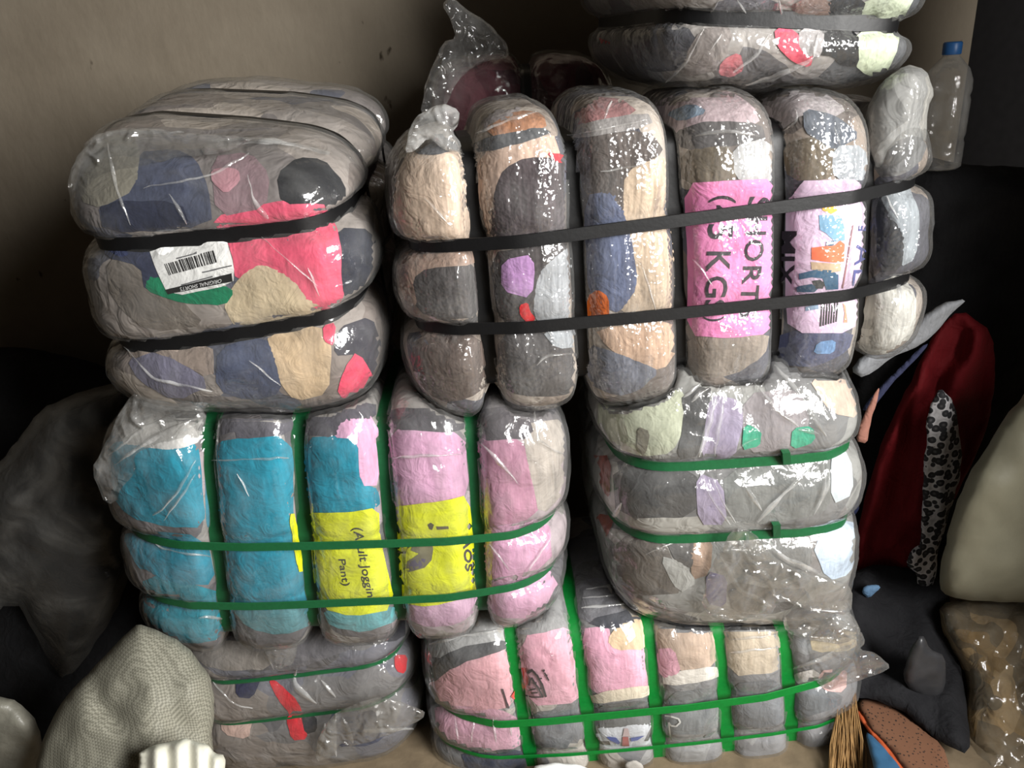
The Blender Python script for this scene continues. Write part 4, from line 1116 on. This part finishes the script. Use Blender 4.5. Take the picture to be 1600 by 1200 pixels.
puffthing('plastic_sleeve', 'small ribbed white plastic sleeve before the woven sack', 'plastic', wp, .89, .022, wt, R=30, amp=.002, seed=22, fold=(.007, .19, 0.0), step=5, slope=(0, -.06))

# ---- bags in the gloom at left
blk = cloth((22, 22, 24), rough=.9)
puffthing('shadow_heap', 'black heap added for the shadow at the left end of the wall', 'clothes',
          [(-260, 1240), (-240, 640), (-120, 556), (20, 540), (130, 560), (230, 600), (250, 760), (240, 1000), (250, 1200)], 1.62, .10, blk, R=120, amp=.03, freq=6, seed=23, slope=(0, -.10))  # added mass, black in place of the soft shadow low on the wall
GB = film('greybag', haze=.075, hazecol=(150, 148, 142), crease=(6, 6, 6), spec=.25, rough=.25, edge=.2, cstr=.4)
t = thing('refuse_bag', 'crumpled thin grey plastic bag of black things at left', 'bag', P(90, 1000, 1.38))
p1 = [(-60, 1010), (-40, 760), (20, 700), (60, 640), (130, 610), (206, 592), (226, 640), (222, 760), (214, 870), (180, 960), (100, 1075), (70, 1020), (20, 930)]
puff('contents', [(-50, 980), (-30, 770), (30, 715), (75, 660), (140, 630), (200, 612), (214, 650), (210, 760), (200, 860), (170, 940), (104, 1050), (76, 1010), (26, 920)], 1.42, .09, cloth((30, 30, 32)), t, R=90, amp=.015, freq=9, seed=24, step=14)
puff('bag', p1, 1.40, .125, GB, t, R=80, amp=.02, freq=8, seed=25, step=8, fold=(.012, .045, .9))
puffthing('plastic_bundle', 'pale crumpled plastic bundle in the bottom left corner', 'bag',
          [(-60, 1330), (-60, 1100), (-10, 1086), (30, 1094), (60, 1130), (72, 1190), (60, 1330)], 1.12, .05, plain('dull_plastic', (112, 110, 100), .4, .45, .5, 22, .2), R=60, amp=.02, freq=14, seed=26, step=9)

# ---- dark right-hand side
puffthing('black_clothes_pile', 'tall pile of black clothes beside the bottle and the wall end', 'clothes',
          [(1384, 226), (1440, 242), (1500, 256), (1600, 262), (1760, 280), (1800, 900), (1660, 1000), (1480, 960), (1330, 930), (1310, 760), (1318, 600), (1400, 480)], 1.66, .10, blk, R=60, amp=.02, freq=7, seed=31)
puffthing('black_cloth', 'black cloth hanging below the red garment', 'cloth',
          [(1300, 900), (1380, 880), (1480, 900), (1496, 1010), (1512, 1110), (1516, 1180), (1470, 1160), (1410, 1110), (1360, 1092), (1330, 1088), (1300, 1060)], 1.295, .03, cloth((26, 26, 29)), R=50, amp=.012, freq=10, seed=32, fold=(.010, .06, .2), slope=(0, -.125))  # lower end stretched over the floor to make it dark behind the sandal
puffthing('black_plastic_bag', 'crumpled black plastic bag between black cloth and brown bundle', 'bag',
          [(1412, 1040), (1424, 1010), (1440, 990), (1452, 1014), (1478, 1026), (1480, 1060), (1470, 1094), (1440, 1090), (1414, 1072)], 1.19, .02, plain('black_plastic', (52, 52, 54), .35, .5, .3, 18, .2), R=30, amp=.008, freq=22, seed=33, step=7)
puffthing('grey_cloth', 'grey ribbed cloth poking out behind the right end of the big bale', 'cloth',
          [(1330, 580), (1345, 556), (1400, 540), (1430, 505), (1470, 474), (1512, 466), (1490, 486), (1466, 516), (1440, 540), (1390, 560), (1350, 592)], 1.40, .016, cloth((150, 152, 156)), R=16, amp=.003, freq=30, seed=34, step=6, fold=(.005, .22, 1.0))
puffthing('blue_cloth_strip', 'thin dark blue cloth strip slanting above the red garment', 'cloth',
          [(1346, 640), (1370, 610), (1410, 570), (1440, 540), (1452, 536), (1430, 562), (1390, 604), (1360, 646)], 1.42, .012, cloth((60, 64, 92)), R=10, amp=.002, seed=35, step=6)
puffthing('pink_strap', 'narrow dull pink cloth tape left of the red garment', 'tape',
          [(1336, 690), (1346, 660), (1364, 616), (1376, 604), (1370, 630), (1358, 666), (1354, 694)], 1.38, .006, cloth((170, 120, 105)), R=8, amp=.001, seed=36, step=5)
puffthing('navy_cloth', 'dark navy cloth hanging just right of the end-on grey bale', 'cloth',
          [(1316, 690), (1338, 700), (1348, 750), (1340, 806), (1318, 800)], 1.46, .02, cloth((44, 52, 84)), R=16, amp=.004, freq=20, seed=43, step=6, fold=(.005, .2, .2))
RED = cloth((104, 10, 18), rough=.8)
puffthing('red_garment', 'dark red garment hanging in folds at right', 'garment',
          [(1330, 930), (1336, 840), (1362, 740), (1390, 660), (1420, 600), (1460, 520), (1500, 482), (1552, 520), (1556, 600), (1540, 680), (1500, 760), (1460, 850), (1436, 916), (1400, 912), (1360, 922)],
          1.50, .04, RED, R=50, amp=.008, freq=12, seed=37, fold=(.028, .075, .3), step=7)
def leopard():
    m, nt, out = newmat('leopard_print')
    b = nd(nt, 'ShaderNodeBsdfPrincipled'); b.inputs['Roughness'].default_value = .85
    tc = nd(nt, 'ShaderNodeTexCoord')
    v = nd(nt, 'ShaderNodeTexVoronoi'); v.inputs['Scale'].default_value = 62; v.inputs['Randomness'].default_value = 1
    nt.links.new(tc.outputs['Object'], v.inputs['Vector'])
    r = nd(nt, 'ShaderNodeValToRGB'); e = r.color_ramp.elements
    e[0].position = 0; e[0].color = (*lin((90, 88, 90)), 1); e[1].position = .28; e[1].color = (*lin((30, 30, 33)), 1)
    k = e.new(.5); k.color = (*lin((36, 36, 40)), 1); k = e.new(.56); k.color = (*lin((190, 188, 190)), 1); k = e.new(.9); k.color = (*lin((150, 148, 150)), 1)
    nt.links.new(v.outputs['Distance'], r.inputs['Fac']); nt.links.new(r.outputs[0], b.inputs['Base Color']); nt.links.new(b.outputs[0], out.inputs[0]); return m
puffthing('leopard_scarf', 'black and white leopard print scarf hanging over the red garment', 'scarf',
          [(1450, 640), (1468, 604), (1490, 626), (1504, 700), (1500, 750), (1484, 800), (1466, 860), (1460, 910), (1446, 926), (1432, 920), (1434, 896), (1416, 882), (1420, 862), (1440, 850), (1440, 780), (1446, 700)],
          1.40, .018, leopard(), R=20, amp=.004, freq=20, seed=38, step=6, fold=(.005, .16, .1))
puffthing('blue_rag', 'small light blue rag under the hem of the red garment', 'cloth',
          [(1346, 926), (1350, 916), (1372, 914), (1376, 920), (1356, 934)], 1.36, .008, cloth((96, 128, 160)), R=8, amp=.001, seed=39, step=4)
SK = plain('sack_polypropylene', (118, 115, 98), .5, .4, .35, 12, .1)
puffthing('pale_sack', 'full pale sack leaning in at the right edge', 'sack',
          [(1468, 905), (1472, 870), (1490, 800), (1512, 742), (1540, 700), (1580, 640), (1620, 590), (1760, 560), (1780, 900), (1660, 935), (1590, 942), (1500, 938), (1470, 925)], 1.28, .09, SK, R=80, amp=.012, freq=9, seed=40, fold=(.006, .04, 1.3), step=10)
t = thing('wrapped_bundle', 'brown mottled bundle wrapped in clear plastic below the pale sack', 'bundle', P(1560, 1330, 1.07))
q = [(1466, 945), (1520, 935), (1620, 930), (1760, 960), (1760, 1340), (1560, 1345), (1516, 1220), (1508, 1130), (1512, 1060), (1490, 1020), (1472, 985)]
puff('contents', q, 1.19, .08, mixed([(120, 98, 66), (92, 78, 58), (140, 118, 86), (104, 90, 70)], 26), t, R=70, amp=.02, freq=13, seed=41, step=10, slope=(0, -.085))
puff('plastic_wrap', q, 1.185, .10, film('bundle', haze=.06, hazecol=(190, 186, 170), crease=(9, 9, 9), spec=.4, cstr=.5), t, R=70, amp=.018, freq=30, seed=42, step=7, slope=(0, -.085))

# ---- plastic bottle behind the big bale
base = P(1462, 262, 1.60)
top = P(1481, 66, 1.60)[2]; hgt = top - base[2]
t = thing('plastic_bottle', 'clear plastic bottle with blue cap by the wall end', 'bottle', base)
def lathe(prof, n=28):
    V = []; Fc = []
    for r, zz in prof:
        for k in range(n): V.append((base[0] + r * math.cos(2 * math.pi * k / n), base[1] + r * math.sin(2 * math.pi * k / n), base[2] + zz * hgt))
    for i in range(len(prof) - 1):
        for k in range(n): Fc.append((i * n + k, i * n + (k + 1) % n, (i + 1) * n + (k + 1) % n, (i + 1) * n + k))
    Fc.append(list(range(n))[::-1]); Fc.append([(len(prof) - 1) * n + k for k in range(n)])
    return V, Fc
mesh_obj('bottle_body', *lathe([(.040, 0), (.045, .02), (.045, .2), (.042, .24), (.045, .28), (.045, .55), (.042, .58), (.045, .62), (.044, .70), (.036, .79), (.022, .86), (.015, .89), (.015, .905)]), film('pet', haze=.08, spec=.5, crease=(3, 3, 20), edge=.35, cstr=.2), t)
mesh_obj('cap', *lathe([(.0165, .905), (.017, .91), (.017, .99), (.015, 1.0)]), plain('blue_cap', (40, 92, 150), .4, .5), t)

# ---- straw broom and sandal on the floor at right
t = thing('straw_broom', 'bundle of brown straw leaning beside the bottom bale', 'broom', P(1325, 1230, floorY(1325, 1230, FLOOR)))
straw = plain('straw', (150, 116, 72), .7, .3, 0, 60, .3); rb = random.Random(9)
V = []; Fc = []
for k in range(120):
    x0 = rb.uniform(1302, 1346); x1 = x0 + rb.uniform(-18, 14)
    yt = rb.uniform(1070, 1105); Y = 1.22 + rb.uniform(-.02, .02)
    a = P(x0 * .6 + 1322 * .4, yt, Y); b = P(x1, 1235, floorY(x1, 1235, FLOOR + .002))
    mdl = (a + b) / 2 + np.array([rb.uniform(-.01, .01), rb.uniform(-.01, .01), 0])
    i0 = len(V)
    for pnt in (a, mdl, b):
        for c_ in range(3):
            an = 2.094 * c_; V.append(pnt + np.array([math.cos(an), math.sin(an), 0]) * .0014)
    for s_ in range(2):
        for c_ in range(3):
            c2 = (c_ + 1) % 3; Fc.append((i0 + s_ * 3 + c_, i0 + s_ * 3 + c2, i0 + s_ * 3 + 3 + c2, i0 + s_ * 3 + 3 + c_))
o = mesh_obj('bristles', V, Fc, straw, t); o['kind'] = 'stuff'
sp = [(1342, 1108), (1342, 1094), (1362, 1088), (1396, 1100), (1424, 1118), (1456, 1148), (1480, 1180), (1490, 1230), (1440, 1240), (1420, 1210), (1392, 1170), (1360, 1138)]
t = thing('sandal', 'worn brown and orange sandal with blue sole on the floor', 'sandal', P(1420, 1235, floorY(1420, 1235, FLOOR)))
def speck():
    m, nt, out = newmat('speckled_footbed')
    b = nd(nt, 'ShaderNodeBsdfPrincipled'); b.inputs['Roughness'].default_value = .8
    tc = nd(nt, 'ShaderNodeTexCoord'); v = nd(nt, 'ShaderNodeTexVoronoi'); v.inputs['Scale'].default_value = 130
    nt.links.new(tc.outputs['Object'], v.inputs['Vector'])
    r = nd(nt, 'ShaderNodeValToRGB'); r.color_ramp.elements[0].color = (*lin((34, 25, 19)), 1); r.color_ramp.elements[1].color = (*lin((112, 76, 54)), 1)
    r.color_ramp.elements[0].position = .18; r.color_ramp.elements[1].position = .3
    nt.links.new(v.outputs['Distance'], r.inputs['Fac']); nt.links.new(r.outputs[0], b.inputs['Base Color']); nt.links.new(b.outputs[0], out.inputs[0]); return m
puff('footbed', sp, floorY(1415, 1160, FLOOR + .05), .012, speck(), t, R=14, amp=.001, seed=51, step=6, slope=(0, -.16))
puff('rim', [(1336, 1112), (1342, 1100), (1366, 1136), (1398, 1166), (1426, 1200), (1446, 1236), (1425, 1240), (1400, 1200), (1370, 1160)], floorY(1395, 1168, FLOOR + .045) - .012, .010, plain('orange_rubber', (186, 88, 50), .6, .3), t, R=8, amp=.001, seed=52, step=5, slope=(0, -.16))
puff('sole', [(1352, 1142), (1366, 1152), (1400, 1190), (1430, 1236), (1424, 1260), (1380, 1260), (1362, 1190)], floorY(1390, 1210, FLOOR + .035) - .02, .012, plain('blue_rubber', (52, 92, 124), .6, .3), t, R=10, amp=.001, seed=53, step=6, slope=(0, -.16))

# ---- odds on the floor at the bottom edge
puffthing('foam_tray', 'white rim of a foam tray at the bottom edge of the floor', 'tray',
          [(832, 1204), (838, 1195), (870, 1192), (905, 1193), (922, 1202), (926, 1290), (830, 1290)], 1.10, .02, plain('foam', (220, 222, 220), .6, .3, .1, 60, .04), R=12, amp=.001, seed=61, step=6)
puffthing('paper_scrap', 'crumpled grey paper scrap on the floor below the pink and grey bale', 'paper',
          [(975, 1200), (978, 1190), (992, 1186), (1004, 1194), (1006, 1206), (990, 1212)], 1.13, .006, plain('grey_paper', (160, 156, 150), .8, .2, .4, 40, .1), R=8, amp=.002, freq=60, seed=62, step=4)
